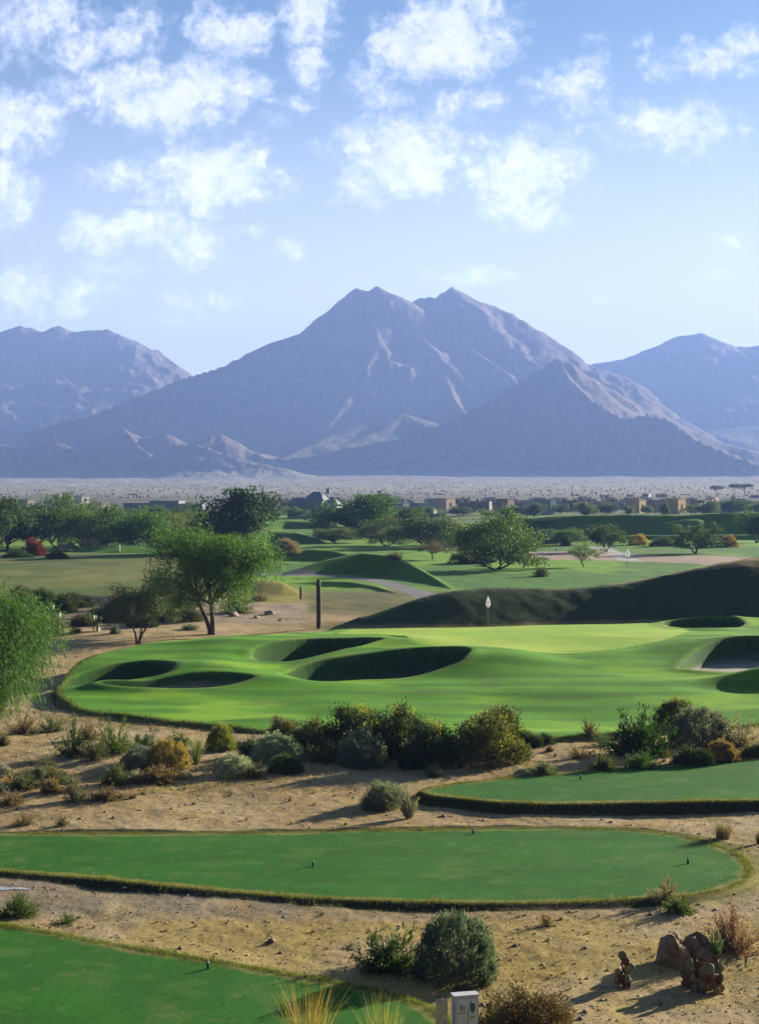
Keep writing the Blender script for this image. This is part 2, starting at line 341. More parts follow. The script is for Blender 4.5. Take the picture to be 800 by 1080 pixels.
# ridges: crest line given as (px, row, distance); front faces the camera
def ridge(H, pts, kf, kb, rnd_=.8, rough=0.0, xfade=None, seed=60):
    P = [Wd(*p) for p in pts]; xs = np.array([p[0] for p in P]); ys = np.array([p[1] for p in P]); zs = np.array([p[2] for p in P])
    o = np.argsort(xs); xs, ys, zs = xs[o], ys[o], zs[o]
    # smooth the crest line
    xi = np.linspace(xs[0], xs[-1], 240); yi = np.interp(xi, xs, ys); zi = np.interp(xi, xs, zs)
    w = np.hanning(25); w /= w.sum()
    yi = np.convolve(np.pad(yi, 12, 'edge'), w, 'valid'); zi = np.convolve(np.pad(zi, 12, 'edge'), w, 'valid')
    cy = np.interp(X, xi, yi); cz = np.interp(X, xi, zi)
    if isinstance(kf, (list, tuple)): kf = np.interp(X, xs, np.array(kf)[o])
    outx = np.maximum(np.maximum(xs[0] - X, X - xs[-1]), 0)
    dy = Y - cy; dist = np.where(dy < 0, -dy * kf, dy * kb); soft = np.sqrt(dist ** 2 + (rnd_ * .3) ** 2) - rnd_ * .3
    Z = cz - soft - outx * .4 + (rough * (fbm(X / 3, Y / 3, 3, seed) - .5) if rough else 0)
    k = .25; hh = np.maximum(H, Z) ; e = np.exp(-np.abs(H - Z) / k) * k * .5
    m = np.abs(dy) < 60; return np.where(m, np.where(np.abs(H - Z) < 2, hh + e * .6, hh), H)
Hb = H.copy()
H = ridge(H, [(378, 655, 126), (400, 648, 127), (430, 635, 129), (459, 626, 130), (511, 620, 132), (560, 622, 133), (600, 622.5, 134), (650, 617.5, 135), (690, 609.5, 136), (720, 603, 136.5), (750, 596, 137), (800, 587.5, 138), (900, 584, 141), (1100, 590, 146), (1300, 610, 150)], .52, .16, 1.8, .3)
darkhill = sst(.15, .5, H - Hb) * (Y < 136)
# left bank and the rough field above it
bank_pts = [(-260, 626, 150), (0, 627, 150), (60, 627, 150), (120, 628, 150), (175, 633, 150), (215, 642, 148), (240, 650, 146)]
P = [Wd(*p) for p in bank_pts]; bx = [p[0] for p in P]; bz = [p[2] for p in P]
fz = np.interp(X, bx, bz) + np.clip((Y - 150) * .009, 0, .8) + (fbm(X / 12, Y / 12, 3, 71) - .5) * .4
fk = sst(146.4, 149.8, Y) * (1 - sst(232, 250, Y)) * (1 - sst(178, 246, PX))
H = H * (1 - fk) + np.maximum(fz, H) * fk
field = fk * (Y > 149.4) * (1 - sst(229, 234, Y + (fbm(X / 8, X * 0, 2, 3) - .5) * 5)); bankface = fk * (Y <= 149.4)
Hb2 = H.copy()
H = ridge(H, [(228, 620, 166), (255, 615, 166), (280, 611.5, 166), (300, 615, 164), (314, 624, 161)], .2, .3, 1.0)
H = ridge(H, [(285, 611, 192), (300, 605, 193), (340, 592, 197), (380, 583.5, 200), (400, 585, 199), (415, 589, 196), (432, 595, 191), (448, 603, 184), (462, 611.5, 177), (476, 621, 170)], [.8, .8, .8, .8, .55, .36, .26, .22, .2, .2], .05, 1.2)
H = ridge(H, [(262, 592, 228), (290, 584, 230), (325, 579.5, 232), (350, 581, 230), (372, 586, 227), (400, 593, 222)], .8, .08, 1.2)
H = ridge(H, [(250, 572, 290), (286, 560.5, 300), (312, 561.5, 301), (335, 569, 297), (352, 577, 292)], .8, .08, 1.6)
H = ridge(H, [(262, 556, 380), (300, 549, 392), (340, 551, 392), (372, 558, 384)], .6, .04, 1.6)
H = ridge(H, [(395, 600, 214), (430, 596, 216), (470, 598, 218), (520, 603, 214)], .6, .2, 1.2)
H = ridge(H, [(470, 575, 300), (510, 569, 300), (548, 572, 298), (575, 577, 296)], .5, .15, 1.4)
H = ridge(H, [(60, 584, 247), (95, 577, 248), (130, 574.5, 250), (160, 578, 250), (200, 583, 249)], .3, .15, 1.5)
H = ridge(H, [(597, 571, 312), (612, 566, 316), (640, 564.5, 316), (700, 565, 315), (760, 564, 314), (850, 564, 314), (960, 566, 314)], .7, .05, 1.0)
H = ridge(H, [(512, 553, 345), (530, 548.5, 344), (560, 546, 341), (590, 544.5, 340), (640, 543.3, 337), (680, 543, 335), (720, 543.4, 335), (760, 541.6, 333), (800, 541, 332), (900, 540.5, 331), (1050, 545, 330)], .62, .04, 2.0, .4)
H = ridge(H, [(700, 552, 330), (722, 548, 330), (735, 547.6, 330), (760, 553, 330)], .42, .3, 1.2)
H = ridge(H, [(308, 615.5, 178), (340, 613, 176), (370, 613.5, 173), (395, 618, 169), (418, 626, 161)], .3, .3, 1.0)
moundcol = sst(.15, .5, H - Hb2)

# ------------------------------------------------------------------ mountains, as roofs over ridge lines
def crest(pts): return [Wd(*p) for p in pts]
MT = {   # name: (falloff, list of crest lines)
 'desert_mountain': (.72, [
   [(40, 452, 3900), (100, 437, 4000), (150, 416, 4200), (195, 398, 4350), (230, 388, 4420), (260, 373, 4450), (285, 362.5, 4450), (320, 351, 4450), (340, 336, 4460), (360, 319, 4470), (375, 304, 4480), (386, 307, 4480), (398, 301.5, 4500), (412, 310.5, 4520), (430, 318, 4540), (445, 313.5, 4560), (460, 313, 4580), (476, 302, 4600), (490, 309.5, 4600), (510, 318.5, 4590), (530, 326, 4580), (550, 336, 4560), (575, 352, 4540), (590, 361, 4520), (615, 386, 4500), (640, 402, 4470), (690, 432, 4420), (740, 452, 4400)],
   [(377, 304, 4480), (392, 334, 4330), (400, 362, 4200), (385, 386, 4080), (372, 410, 3980)],
   [(355, 352, 4420), (362, 378, 4250), (348, 396, 4130)],
   [(398, 302, 4500), (425, 335, 4380), (452, 362, 4260), (480, 392, 4150), (500, 414, 4060)],
   [(445, 313, 4560), (470, 345, 4420), (500, 370, 4300), (530, 390, 4200), (556, 412, 4100)],
   [(476, 303, 4600), (512, 345, 4460), (548, 372, 4340), (580, 392, 4240)],
   [(510, 319, 4590), (552, 352, 4480), (600, 385, 4380), (640, 418, 4260)],
   [(455, 378, 4230), (470, 398, 4110), (478, 420, 3990), (492, 438, 3900)]]),
 'pyramid_hill': (.74, [
   [(400, 471, 3500), (440, 458, 3560), (480, 441, 3620), (520, 419, 3660), (550, 401, 3680), (570, 388, 3690), (580, 382.5, 3700), (588, 377.5, 3700), (598, 380, 3700), (612, 391, 3720), (640, 407, 3740), (664, 421, 3760), (684, 436, 3780), (720, 449, 3800), (770, 468, 3800), (830, 484, 3800)],
   [(588, 378, 3700), (600, 400, 3600), (622, 420, 3520), (650, 436, 3460), (676, 446, 3420)],
   [(660, 440, 3480), (686, 436, 3440), (704, 442, 3410), (726, 458, 3360), (760, 474, 3310), (800, 490, 3270)]]),
 'west_mountain': (.56, [
   [(-260, 380, 5400), (-150, 352, 5400), (-60, 366, 5400), (-20, 358, 5420), (0, 350, 5430), (22, 343, 5430), (45, 349, 5450), (62, 343, 5460), (80, 350, 5470), (112, 346, 5480), (130, 358, 5440), (150, 373, 5400), (172, 388, 5380), (196, 402, 5360), (230, 425, 5340)],
   [(112, 346, 5480), (122, 375, 5300), (132, 400, 5150), (150, 420, 5000)],
   [(140, 366, 5430), (155, 390, 5280), (166, 410, 5130)],
   [(20, 344, 5430), (50, 380, 5230), (72, 402, 5080), (96, 424, 4930), (108, 440, 4830)],
   [(62, 343, 5460), (85, 375, 5280), (100, 398, 5150)],
   [(-40, 362, 5400), (-10, 400, 5150), (16, 430, 4900), (45, 446, 4700)]]),
 'east_mountain': (.5, [
   [(560, 410, 5900), (600, 392, 5900), (626, 383, 5900), (660, 378, 5900), (690, 365.5, 5900), (715, 354, 5900), (740, 350.5, 5900), (755, 357, 5900), (768, 365, 5900), (790, 365, 5900), (815, 362, 5900), (860, 352, 5900), (930, 372, 5900), (1040, 400, 5900)],
   [(740, 351, 5900), (770, 385, 5650), (800, 410, 5450)], [(660, 378, 5900), (690, 400, 5700), (720, 420, 5500)]]),
 'foothill': (.5, [
   [(80, 474, 3300), (118, 460, 3330), (130, 452, 3340), (150, 462, 3310), (176, 457, 3300), (196, 470, 3280), (214, 467, 3290), (232, 456, 3300), (252, 468, 3280), (276, 482, 3240), (310, 494, 3200)],
   [(-120, 470, 3350), (-40, 462, 3350), (20, 470, 3330), (60, 466, 3330), (100, 478, 3300)],
   [(190, 471, 3160), (206, 468, 3150), (226, 474, 3120), (252, 484, 3080), (300, 497, 3040)],
   [(130, 452, 3340), (146, 470, 3230), (158, 480, 3170)]]),
 'scrub_fan': (.30, [[(270, 500, 3150), (318, 474, 3400), (352, 458, 3560), (395, 444, 3680), (425, 436, 3720), (452, 446, 3700)],
   [(700, 470, 4600), (760, 452, 4800), (830, 446, 4900), (900, 444, 4900)]]),
}
GA = [34, 22, 38, 34, 16, 0]
base = H.copy(); mid_id = np.zeros(X.shape, np.int8)
r0 = int(np.searchsorted(ROW, 2500)); xs = X[r0:]; ys = Y[r0:]; best = base[r0:] - 300.0; idm = mid_id[r0:].copy()
wx = (fbm(xs / 260, ys / 260, 3, 91) - .5); wy = (fbm(xs / 260, ys / 260, 3, 97) - .5)
xw = xs + wx * 130; yw = ys + wy * 130
rg = ridged(xs / 150, ys / 150, 5, 103); rg2 = ridged(xs / 52, ys / 52, 4, 111)
for mi, (nm, (kf, lines)) in enumerate(MT.items()):
    for li, pts in enumerate(lines):
        C = crest(pts)
        if li > 0 and mi < 5:      # let every spur run out to the plain
            p_, q_ = np.array(C[-2]), np.array(C[-1]); u_ = (q_ - p_)[:2]; u_ /= np.hypot(*u_); dz = q_[2] - 45
            if dz > 0: C.append((q_[0] + u_[0] * dz / .5, q_[1] + u_[1] * dz / .5, 45))
        for i in range(len(C) - 1):
            a, b = np.array(C[i]), np.array(C[i + 1]); e = b[:2] - a[:2]; L = (e ** 2).sum()
            reach = (max(a[2], b[2])) / (kf * .7) + 200
            lo_ = np.minimum(a[:2], b[:2]) - reach; hi_ = np.maximum(a[:2], b[:2]) + reach
            rr = np.where((ROW[r0:] > lo_[1]) & (ROW[r0:] < hi_[1]))[0]
            if not len(rr): continue
            sl = slice(rr[0], rr[-1] + 1)
            # the crest itself is not warped, its flanks are
            qx, qy = xs[sl], ys[sl]
            tt = np.clip(((qx - a[0]) * e[0] + (qy - a[1]) * e[1]) / L, 0, 1)
            d0 = np.hypot(qx - a[0] - tt * e[0], qy - a[1] - tt * e[1])
            kk = sst(0, 160, d0); qx = qx + wx[sl] * 130 * kk; qy = qy + wy[sl] * 130 * kk
            tt = np.clip(((qx - a[0]) * e[0] + (qy - a[1]) * e[1]) / L, 0, 1)
            dd = np.hypot(qx - a[0] - tt * e[0], qy - a[1] - tt * e[1])
            z = a[2] + (b[2] - a[2]) * tt
            gs_ = 1.0 if mi < 5 else .15
            gul = (rg[sl] - .62) * GA[mi] * sst(10, 260, dd) + (rg2[sl] - .62) * 15 * gs_ * sst(0, 60, dd)
            z = z - kf * dd * (1.06 - .16 * sst(200, 700, dd)) + gul + (rg2[sl] - .6) * 6 * gs_
            up_ = z > best[sl]
            best[sl] = np.where(up_, z, best[sl]); idm[sl] = np.where(up_ & (z > base[r0:][sl] + 4), mi + 1, idm[sl])
kk_ = 16.0; dlt = np.clip((best - base[r0:]) / kk_, -30, 60); H[r0:] = base[r0:] + np.where(dlt > 30, dlt, np.log1p(np.exp(np.minimum(dlt, 30)))) * kk_; mid_id[r0:] = idm
# bajada apron that softens the mountain feet
H[r0:] += 0

# ------------------------------------------------------------------ surface colours (what grows or lies there, with some shade painted in)
def C3(r, g, b): return np.array([r, g, b])
n_big = fbm(X / 6, Y / 6, 4, 201); n_med = fbm(X / 1.4, Y / 1.4, 4, 205); n_sm = fbm(X / .3, Y / .3, 3, 207); n_field = fbm(X / 14, Y / 30, 4, 211)
A = np.empty(X.shape + (3,))
def lay(col, k):
    k = np.clip(k, 0, 1)[..., None]; A[:] = A * (1 - k) + np.asarray(col) * k
A[:] = C3(.36, .255, .12)
lay(C3(.43, .33, .18), sst(.45, .7, n_big) * .8); lay(C3(.34, .24, .09), sst(.5, .72, n_med) * .7); lay(C3(.22, .17, .10), sst(.58, .74, n_sm) * .5 * (Y < 90))
# greyish gravel in the near wash under the second tee
wash = sst(41.5, 43.5, Y) * (1 - sst(50, 53, Y)) * (1 - sst(380, 620, PX) * .6); lay(C3(.19, .165, .125), wash * .75 * sst(.3, .55, n_med + .12))
# dry low grass on the near sand
lay(C3(.34, .25, .07), (Y < 42) * sst(.36, .58, fbm(X / 2.6, Y / 2.6, 4, 220)) * .75)
# middle ground turf
turf = np.zeros(X.shape)
t2 = sst(152, 162, Y) * (1 - sst(560, 620, Y)) * sst(205, 250, PX + (Y - 150) * .9)
t2 = np.maximum(t2, sst(229, 236, Y) * (1 - sst(330, 400, Y)) * (PX < 300))
tl = C3(.16, .31, .014)
lay(tl, t2); turf = np.maximum(turf, t2)
lay(C3(.055, .16, .02), t2 * sst(.42, .58, n_field) * .85)
lay(C3(.15, .145, .04), t2 * sst(180, 420, Y) * sst(.45, .65, fbm(X / 40, Y / 60, 3, 223)) * .7)
# brown dormant rough between the wash and the far mounds
br = sst(134, 142, Y) * (1 - sst(156, 172, Y + (n_field - .5) * 22)) * sst(235, 330, PX) ; lay(C3(.17, .145, .045), br); lay(C3(.11, .12, .04), br * sst(.42, .62, n_big) * .7)
lay(C3(.085, .19, .018), moundcol * t2 * .85)
lay(C3(.34, .25, .16), sst(128, 133, Y) * (1 - sst(149, 153, Y)) * (1 - sst(318, 330, PX)) * (PX > 150))
lay(C3(.14, .155, .03), field); lay(C3(.07, .115, .018), field * sst(.38, .58, n_field) * .9); lay(C3(.2, .18, .05), field * sst(.55, .72, n_big) * .6)  # dark green patches deepened to stand for tree shadows
lay(C3(.15, .12, .085), sst(126, 134, Y + (n_big - .5) * 8) * (1 - sst(149, 150, Y)) * (1 - sst(150, 215, PX)) * .85); lay(C3(.10, .095, .06), bankface * .8); turf = np.maximum(turf, field * .4)  # soil under the bank coloured darker for the shade there
lay(C3(.27, .24, .05), (1 - sst(-1, 1.5, sYm)) )
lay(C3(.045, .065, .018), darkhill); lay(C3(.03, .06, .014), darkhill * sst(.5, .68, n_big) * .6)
lay(C3(.20, .15, .05), sst(124, 125.5, Y) * (1 - darkhill) * (1 - sst(131, 133, Y)) * sst(300, 360, PX))
lay(C3(.36, .27, .20), 1 - sst(-1.5, 1.0, sSt + (n_big - .5) * 5)); turf *= sst(-1, 1, sSt)
# residential desert and bajada
far = sst(520, 640, Y); lay(C3(.15, .14, .08), far); turf *= 1 - far
sc1 = fbm(X / 5, Y / 5, 2, 231)
lay(C3(.085, .095, .045), far * sst(.50, .58, fbm(X / 9, Y / 9, 3, 233)))
fb = sst(900, 1500, Y); lay(C3(.36, .32, .25), fb); lay(C3(.13, .14, .08), fb * sst(.46, .62, fbm(X / 6, Y / 9, 2, 235)) * .6)
lay(C3(.28, .25, .18), fb * sst(.48, .62, fbm(X / 120, Y / 200, 3, 239)) * .5)
# mountain rock
mk = (mid_id > 0).astype(float); lay(C3(.135, .098, .078), mk); lay(C3(.13, .105, .09), mk * sst(.45, .62, fbm(X / 60, Y / 60, 4, 241))); lay(C3(.21, .155, .12), mk * sst(.52, .66, fbm(X / 25, Y / 25, 4, 243)) * .9)
low = np.maximum(1 - sst(70, 120, H), (mid_id == 6) * 1.0)
lay(C3(.22, .195, .14), mk * low * .85); lay(C3(.08, .085, .045), mk * low * sst(.5, .56, fbm(X / 8, Y / 11, 2, 245)) * .85)
# fairway round the green
fw = 1 - sst(-.12, .12, sF + (n_sm - .5) * .25); fr = 1 - sst(.1, .7, sF + (n_med - .5) * 1.0)
lay(C3(.13, .12, .04), fr * .6)
lay(C3(.105, .285, .011), fw); turf = np.maximum(turf, fw)
# mowing bands
band = .5 + .5 * np.sin((Y * 1.0 + X * .10 + 1.6 * fbm(X / 9, Y / 9, 2, 251)) * 2 * math.pi / 3.1)
lay(C3(.04, .155, .009), fw * sst(.5, .7, band) * .5 * (sG > 0)); lay(C3(.25, .44, .02), fw * sst(.5, .7, fbm(X / 7, Y / 3.5, 3, 253)) * .65)
lay(C3(.10, .10, .035), fw * sst(.62, .75, fbm(X / 3, Y / 2, 3, 257)) * .25)
collar = 1 - sst(-.1, 1.1, sG); lay(C3(.16, .36, .03), collar * .8)
gr = 1 - sst(-.35, -.05, sG); lay(C3(.27, .44, .045), gr); lay(C3(.35, .48, .06), gr * sst(.4, .65, fbm(X / 5, Y / 5, 3, 259)))
rim = np.exp(-((sBmin - .1) / .35) ** 2); lay(C3(.20, .20, .06), rim * .55 * sst(.4, .6, n_med + .05))
inb = 1 - sst(-.05, .02, sBmin); lay(C3(.032, .085, .013), inb); lay(C3(.42, .36, .30), sand * inb); turf *= 1 - inb  # bunker insides darker than the turf, part of their shade painted in
lay(C3(.16, .17, .05), fw * np.exp(-((sF + .1) / .25) ** 2) * .5)
# tees
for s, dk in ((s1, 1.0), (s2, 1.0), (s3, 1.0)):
    edge = (n_med - .5) * .55 + (n_sm - .5) * .34 + (n_big - .5) * .3
    rough_ring = (1 - sst(.15, .6, s + edge * .8)); lay(C3(.20, .20, .045), rough_ring)
    inn = 1 - sst(-.42, -.22, s + edge * .6); lay(C3(.024, .135, .006), inn)
    lay(C3(.020, .112, .006), inn * sst(.42, .62, fbm(X / 2.5, Y / 1.2, 4, 263)) * .7); lay(C3(.045, .15, .010), inn * sst(.55, .75, fbm(X / .9, Y / .9, 3, 267)) * .5)
    lay(C3(.022, .028, .010), sst(.03, .12, s) * (1 - sst(.40, .55, s)) * .95)  # shade of the steep bank painted as a dark band
    lay(C3(.10, .17, .03), inn * sst(.60, .74, fbm(X / 1.1 + 9, Y / .8, 3, 271)) * .3); lay(C3(.20, .19, .07), inn * sst(.74, .80, fbm(X / .45, Y / .3, 2, 273)) * .2)
    turf = np.maximum(turf, 1 - sst(-.1, .2, s))
ring2 = (1 - sst(.2, 1.2, s2 + (n_med - .5) * .7)) * (s2 > 0) * sst(700, 770, PX); lay(C3(.25, .22, .05), ring2 * .9)
ring1 = (1 - sst(.1, .8, s1 + (n_med - .5) * .6)) * (s1 > .3); lay(C3(.18, .2, .05), ring1 * .8)
# cart path
onA = (pA < 1.35); onB = (pB < 1.6)
lay(C3(.20, .19, .18), 1 - sst(1.25, 1.45, pA)); lay(C3(.42, .40, .37), 1 - sst(1.3, 1.8, pB)); turf *= sst(1.2, 1.5, pA) * sst(1.4, 1.8, pB)

# ------------------------------------------------------------------ material shared by every piece of the ground
m_ter, t, out = new_mat('terrain'); bs = t.node('ShaderNodeBsdfPrincipled')
at_ = t.node('ShaderNodeAttribute', attribute_name='albedo'); tf = t.node('ShaderNodeAttribute', attribute_name='turf')
ge = t.node('ShaderNodeNewGeometry'); pos = ge.outputs['Position']
cdist = t.vmath('LENGTH', pos, None, 1)
g1 = t.noise(pos, 9.0, 5.0, .7); g2 = t.noise(pos, 38.0, 3.0, .7); g3 = t.noise(pos, .55, 5.0, .6)
nearf = t.ramp(cdist, 60, 160, 1.0, 0.0)
a1 = t.math('MULTIPLY', t.math('SUBTRACT', g1, .5), t.math('MULTIPLY', nearf, 1.7)); a2 = t.math('MULTIPLY', t.math('SUBTRACT', g2, .5), t.math('MULTIPLY', nearf, 1.3)); a3 = t.math('MULTIPLY', t.math('SUBTRACT', g3, .5), .5)
tfk = t.math('MULTIPLY_ADD', tf.outputs['Fac'], -.2, 1.0)
a4 = t.math('MULTIPLY', t.math('SUBTRACT', t.noise(pos, .045, 6.0, .7), .5), t.ramp(cdist, 2700, 3300, 0.0, 1.3))
amt = t.math('MULTIPLY_ADD', t.math('ADD', t.math('ADD', t.math('ADD', a1, a2), a3), a4), tfk, 1.0)
cs = t.vmath('SCALE', at_.outputs['Color']); t.inp(cs.node.inputs[3], t.math('MAXIMUM', amt, .25))
t.link(cs, bs.inputs['Base Color']); bs.inputs['Roughness'].default_value = .95; bs.inputs['Specular IOR Level'].default_value = .12
farf = t.ramp(cdist, 2700, 3300); f1 = t.noise(pos, .012, 8.0, .68); f2 = t.noise(pos, .05, 5.0, .7)
b2 = t.node('ShaderNodeBump'); b2.inputs['Strength'].default_value = .4; b2.inputs['Distance'].default_value = 14.0
t.link(t.math('MULTIPLY', t.math('ADD', f1, t.math('MULTIPLY', f2, .45)), farf), b2.inputs['Height'])
bp = t.node('ShaderNodeBump'); t.link(b2.outputs[0], bp.inputs['Normal']); bp.inputs['Strength'].default_value = .55; bp.inputs['Distance'].default_value = .05
hgt = t.math('ADD', t.math('MULTIPLY', g1, .7), t.math('MULTIPLY', g2, .45)); t.link(t.math('MULTIPLY', hgt, t.math('MULTIPLY', nearf, tfk)), bp.inputs['Height']); t.link(bp.outputs[0], bs.inputs['Normal'])
t.link(bs.outputs[0], out.inputs[0])

# ------------------------------------------------------------------ split the sheet into named pieces
NR, NC = X.shape; idx = np.arange(NR * NC).reshape(NR, NC)
V = np.stack([X, Y, H], -1).reshape(-1, 3); AV = A.reshape(-1, 3); TV = turf.reshape(-1)
quad = np.stack([idx[:-1, :-1], idx[:-1, 1:], idx[1:, 1:], idx[1:, :-1]], -1)
def fc(a): return a[:-1, :-1]
reg = np.zeros((NR - 1, NC - 1), np.int8); NAMES = ['ground']
def region(name, mask, cont=False):
    NAMES.append(name); reg[fc(mask)] = len(NAMES) - 1
region('fairway', (turf > .5) & (Y > 150) & (mid_id == 0))
region('rough_field', (field > .5))
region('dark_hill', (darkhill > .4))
region('approach', sF < 0)
region('putting_green', sG < -.1)
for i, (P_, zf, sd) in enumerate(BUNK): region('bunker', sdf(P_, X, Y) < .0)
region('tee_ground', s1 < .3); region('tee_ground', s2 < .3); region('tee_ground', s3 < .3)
region('cart_path', onA); region('cart_path', onB)
for mi, nm in enumerate(MT): region(nm, mid_id == mi + 1)
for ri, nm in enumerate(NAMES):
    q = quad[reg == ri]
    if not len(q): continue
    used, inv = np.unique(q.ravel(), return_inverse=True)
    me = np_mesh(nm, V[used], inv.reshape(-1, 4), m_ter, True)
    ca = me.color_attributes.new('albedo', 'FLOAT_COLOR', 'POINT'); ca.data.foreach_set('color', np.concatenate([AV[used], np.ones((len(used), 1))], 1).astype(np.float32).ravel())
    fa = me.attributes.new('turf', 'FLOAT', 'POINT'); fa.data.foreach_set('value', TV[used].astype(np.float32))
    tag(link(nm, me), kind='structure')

# ------------------------------------------------------------------ queries
def gz(x, y):
    tt = x / max(y, 14.0); r = np.searchsorted(ROW, y) - 1; c = np.searchsorted(TCOL, tt) - 1
    r = int(np.clip(r, 0, NR - 2)); c = int(np.clip(c, 0, NC - 2))
    fr_ = (y - ROW[r]) / (ROW[r + 1] - ROW[r]); fc_ = (tt - TCOL[c]) / (TCOL[c + 1] - TCOL[c])
    return float((H[r, c] * (1 - fc_) + H[r, c + 1] * fc_) * (1 - fr_) + (H[r + 1, c] * (1 - fc_) + H[r + 1, c + 1] * fc_) * fr_)
_i0 = int(np.searchsorted(ROW, 14))
def at(px, py, sink=.03):
    """the visible ground point seen at photograph pixel (px, py)"""
    c = int(np.clip(np.searchsorted(TCOL, (px - CX) / F), 1, NC - 1)); d = ROW[_i0:]; pr = HZ + (CZ - H[_i0:, c]) * F / d
    k = np.where(pr <= py)[0]; k = int(k[0]) if len(k) else len(d) - 1
    if k > 0:
        f_ = (pr[k - 1] - py) / max(pr[k - 1] - pr[k], 1e-9); dd = d[k - 1] + (d[k] - d[k - 1]) * min(max(f_, 0), 1)
    else: dd = d[0]
    x = (px - CX) / F * dd; return (x, dd, gz(x, dd) - sink)
# ------------------------------------------------------------------ plant materials and meshes
def leaf_mat(name, transl=.35, rough=.6, hue=.25):
    m, t, out = new_mat(name); oi = t.node('ShaderNodeObjectInfo'); ge = t.node('ShaderNodeNewGeometry')
    rp = ge.outputs['Random Per Island']
    k = t.math('MULTIPLY_ADD', rp, .9, .55)
    c = t.vmath('SCALE', oi.outputs['Color']); t.inp(c.node.inputs[3], k)
    r2 = t.math('FRACT', t.math('MULTIPLY', rp, 37.7))
    c2 = t.mix(t.math('MULTIPLY', r2, hue), c, t.vmath('MULTIPLY', c, (1.7, 1.35, .55)))
    d = t.node('ShaderNodeBsdfPrincipled'); t.link(c2, d.inputs['Base Color']); d.inputs['Roughness'].default_value = rough; d.inputs['Specular IOR Level'].default_value = .2
    tr = t.node('ShaderNodeBsdfTranslucent'); t.link(t.vmath('MULTIPLY', c2, (1.25, 1.35, .7)), tr.inputs[0])
    mx = t.node('ShaderNodeMixShader'); mx.inputs[0].default_value = transl; t.link(d.outputs[0], mx.inputs[1]); t.link(tr.outputs[0], mx.inputs[2])
    t.link(mx.outputs[0], out.inputs[0]); return m
M_LEAF = leaf_mat('leaves'); M_BLADE = leaf_mat('dry_blades', .3, .7, .5)
M_BARK = simple('bark', (.10, .075, .055), .9, .35, 6, bump=.5); M_STEM = simple('twig_bark', (.17, .13, .095), .9, .3, 9)
M_SUN_TIPS = leaf_mat('blossom', .4, .6, .6)
nr = np.random.RandomState(5)
def rv(n):
    v = nr.normal(size=(n, 3)); return v / np.linalg.norm(v, axis=1, keepdims=True)
def leaf_quads(C, L, Wd_, up=.0, dirs=None):
    n = len(C); a = rv(n) if dirs is None else dirs + rv(n) * .35
    a[:, 2] += up; a /= np.linalg.norm(a, axis=1, keepdims=True)
    b = np.cross(a, rv(n)); b /= np.linalg.norm(b, axis=1, keepdims=True)
    L = L * nr.uniform(.65, 1.35, (n, 1)); Wd_ = Wd_ * nr.uniform(.7, 1.3, (n, 1))
    V = np.stack([C - a * L / 2, C + b * Wd_ / 2 - a * L * .05, C + a * L / 2, C - b * Wd_ / 2 - a * L * .05], 1)
    return V.reshape(-1, 3), np.arange(n * 4).reshape(n, 4)
def shrub_mesh(seed, kind):
    """unit shrub: radius 1 about the origin, height 1"""
    global nr; nr = np.random.RandomState(seed); pr = random.Random(seed)
    st = MB(); Cs = []; D = []
    if kind == 'dome': K, n, sg, L, w, r0_ = 150, 70, .105, .085, .034, .70
    elif kind == 'ball': K, n, sg, L, w, r0_ = 260, 60, .07, .075, .028, .80
    elif kind == 'loose': K, n, sg, L, w, r0_ = 85, 60, .12, .10, .036, .45
    elif kind == 'wispy': K, n, sg, L, w, r0_ = 70, 44, .13, .075, .024, .3
    elif kind == 'fan': K, n, sg, L, w, r0_ = 60, 36, .07, .12, .026, .5
    lobes = [(pr.uniform(0, 6.28), pr.uniform(.3, .6), pr.uniform(.72, 1.08)) for _ in range(6)]
    for k in range(K):
        a = pr.uniform(0, 2 * math.pi); el = math.asin(pr.uniform(-.08, 1) if kind != 'fan' else pr.uniform(.5, 1))
        rr = pr.uniform(r0_, 1.0) if pr.random() < .8 else pr.uniform(.25, r0_)
        lob = max([.74] + [h * math.cos(min(abs((a - b + math.pi) % (2 * math.pi) - math.pi) * w_, 1.5)) ** .3 for b, w_, h in lobes])
        rr *= lob * (1 + .12 * math.sin(el * 9 + k) if kind != 'ball' else 1)
        c = np.array([rr * math.cos(a) * math.cos(el), rr * math.sin(a) * math.cos(el), max(rr * math.sin(el), .03) * .93 + .04])
        sg_ = sg * pr.uniform(.6, 1.25); nn = int(n * pr.uniform(.6, 1.3))
        P = c + np.clip(nr.normal(size=(nn, 3)), -1.7, 1.7) * sg_
        if kind in ('wispy', 'fan', 'loose'):   # strung along the twig
            s = nr.uniform(.55 if kind != 'fan' else .3, 1.08, (nn, 1)); P = c * s + nr.normal(size=(nn, 3)) * sg_ * (.35 if kind != 'loose' else .6)
        Cs.append(P); D.append(np.repeat((c / np.linalg.norm(c))[None], nn, 0))
        if k < (34 if kind in ('wispy', 'fan') else 22):
            m = c * .5 + np.array([pr.uniform(-.06, .06), pr.uniform(-.06, .06), -.05]); st.tube([(c[0] * .04, c[1] * .04, -.03), m, c], [.02, .012, .004], 4, False)
    C = np.concatenate(Cs); D = np.concatenate(D); C[:, 2] = np.maximum(C[:, 2], .01)
    V, Q = leaf_quads(C, L, w, .15, D if kind in ('wispy', 'fan') else D * .5)
    return np_mesh('foliage', V, Q, M_LEAF), st.mesh('stems', M_STEM)
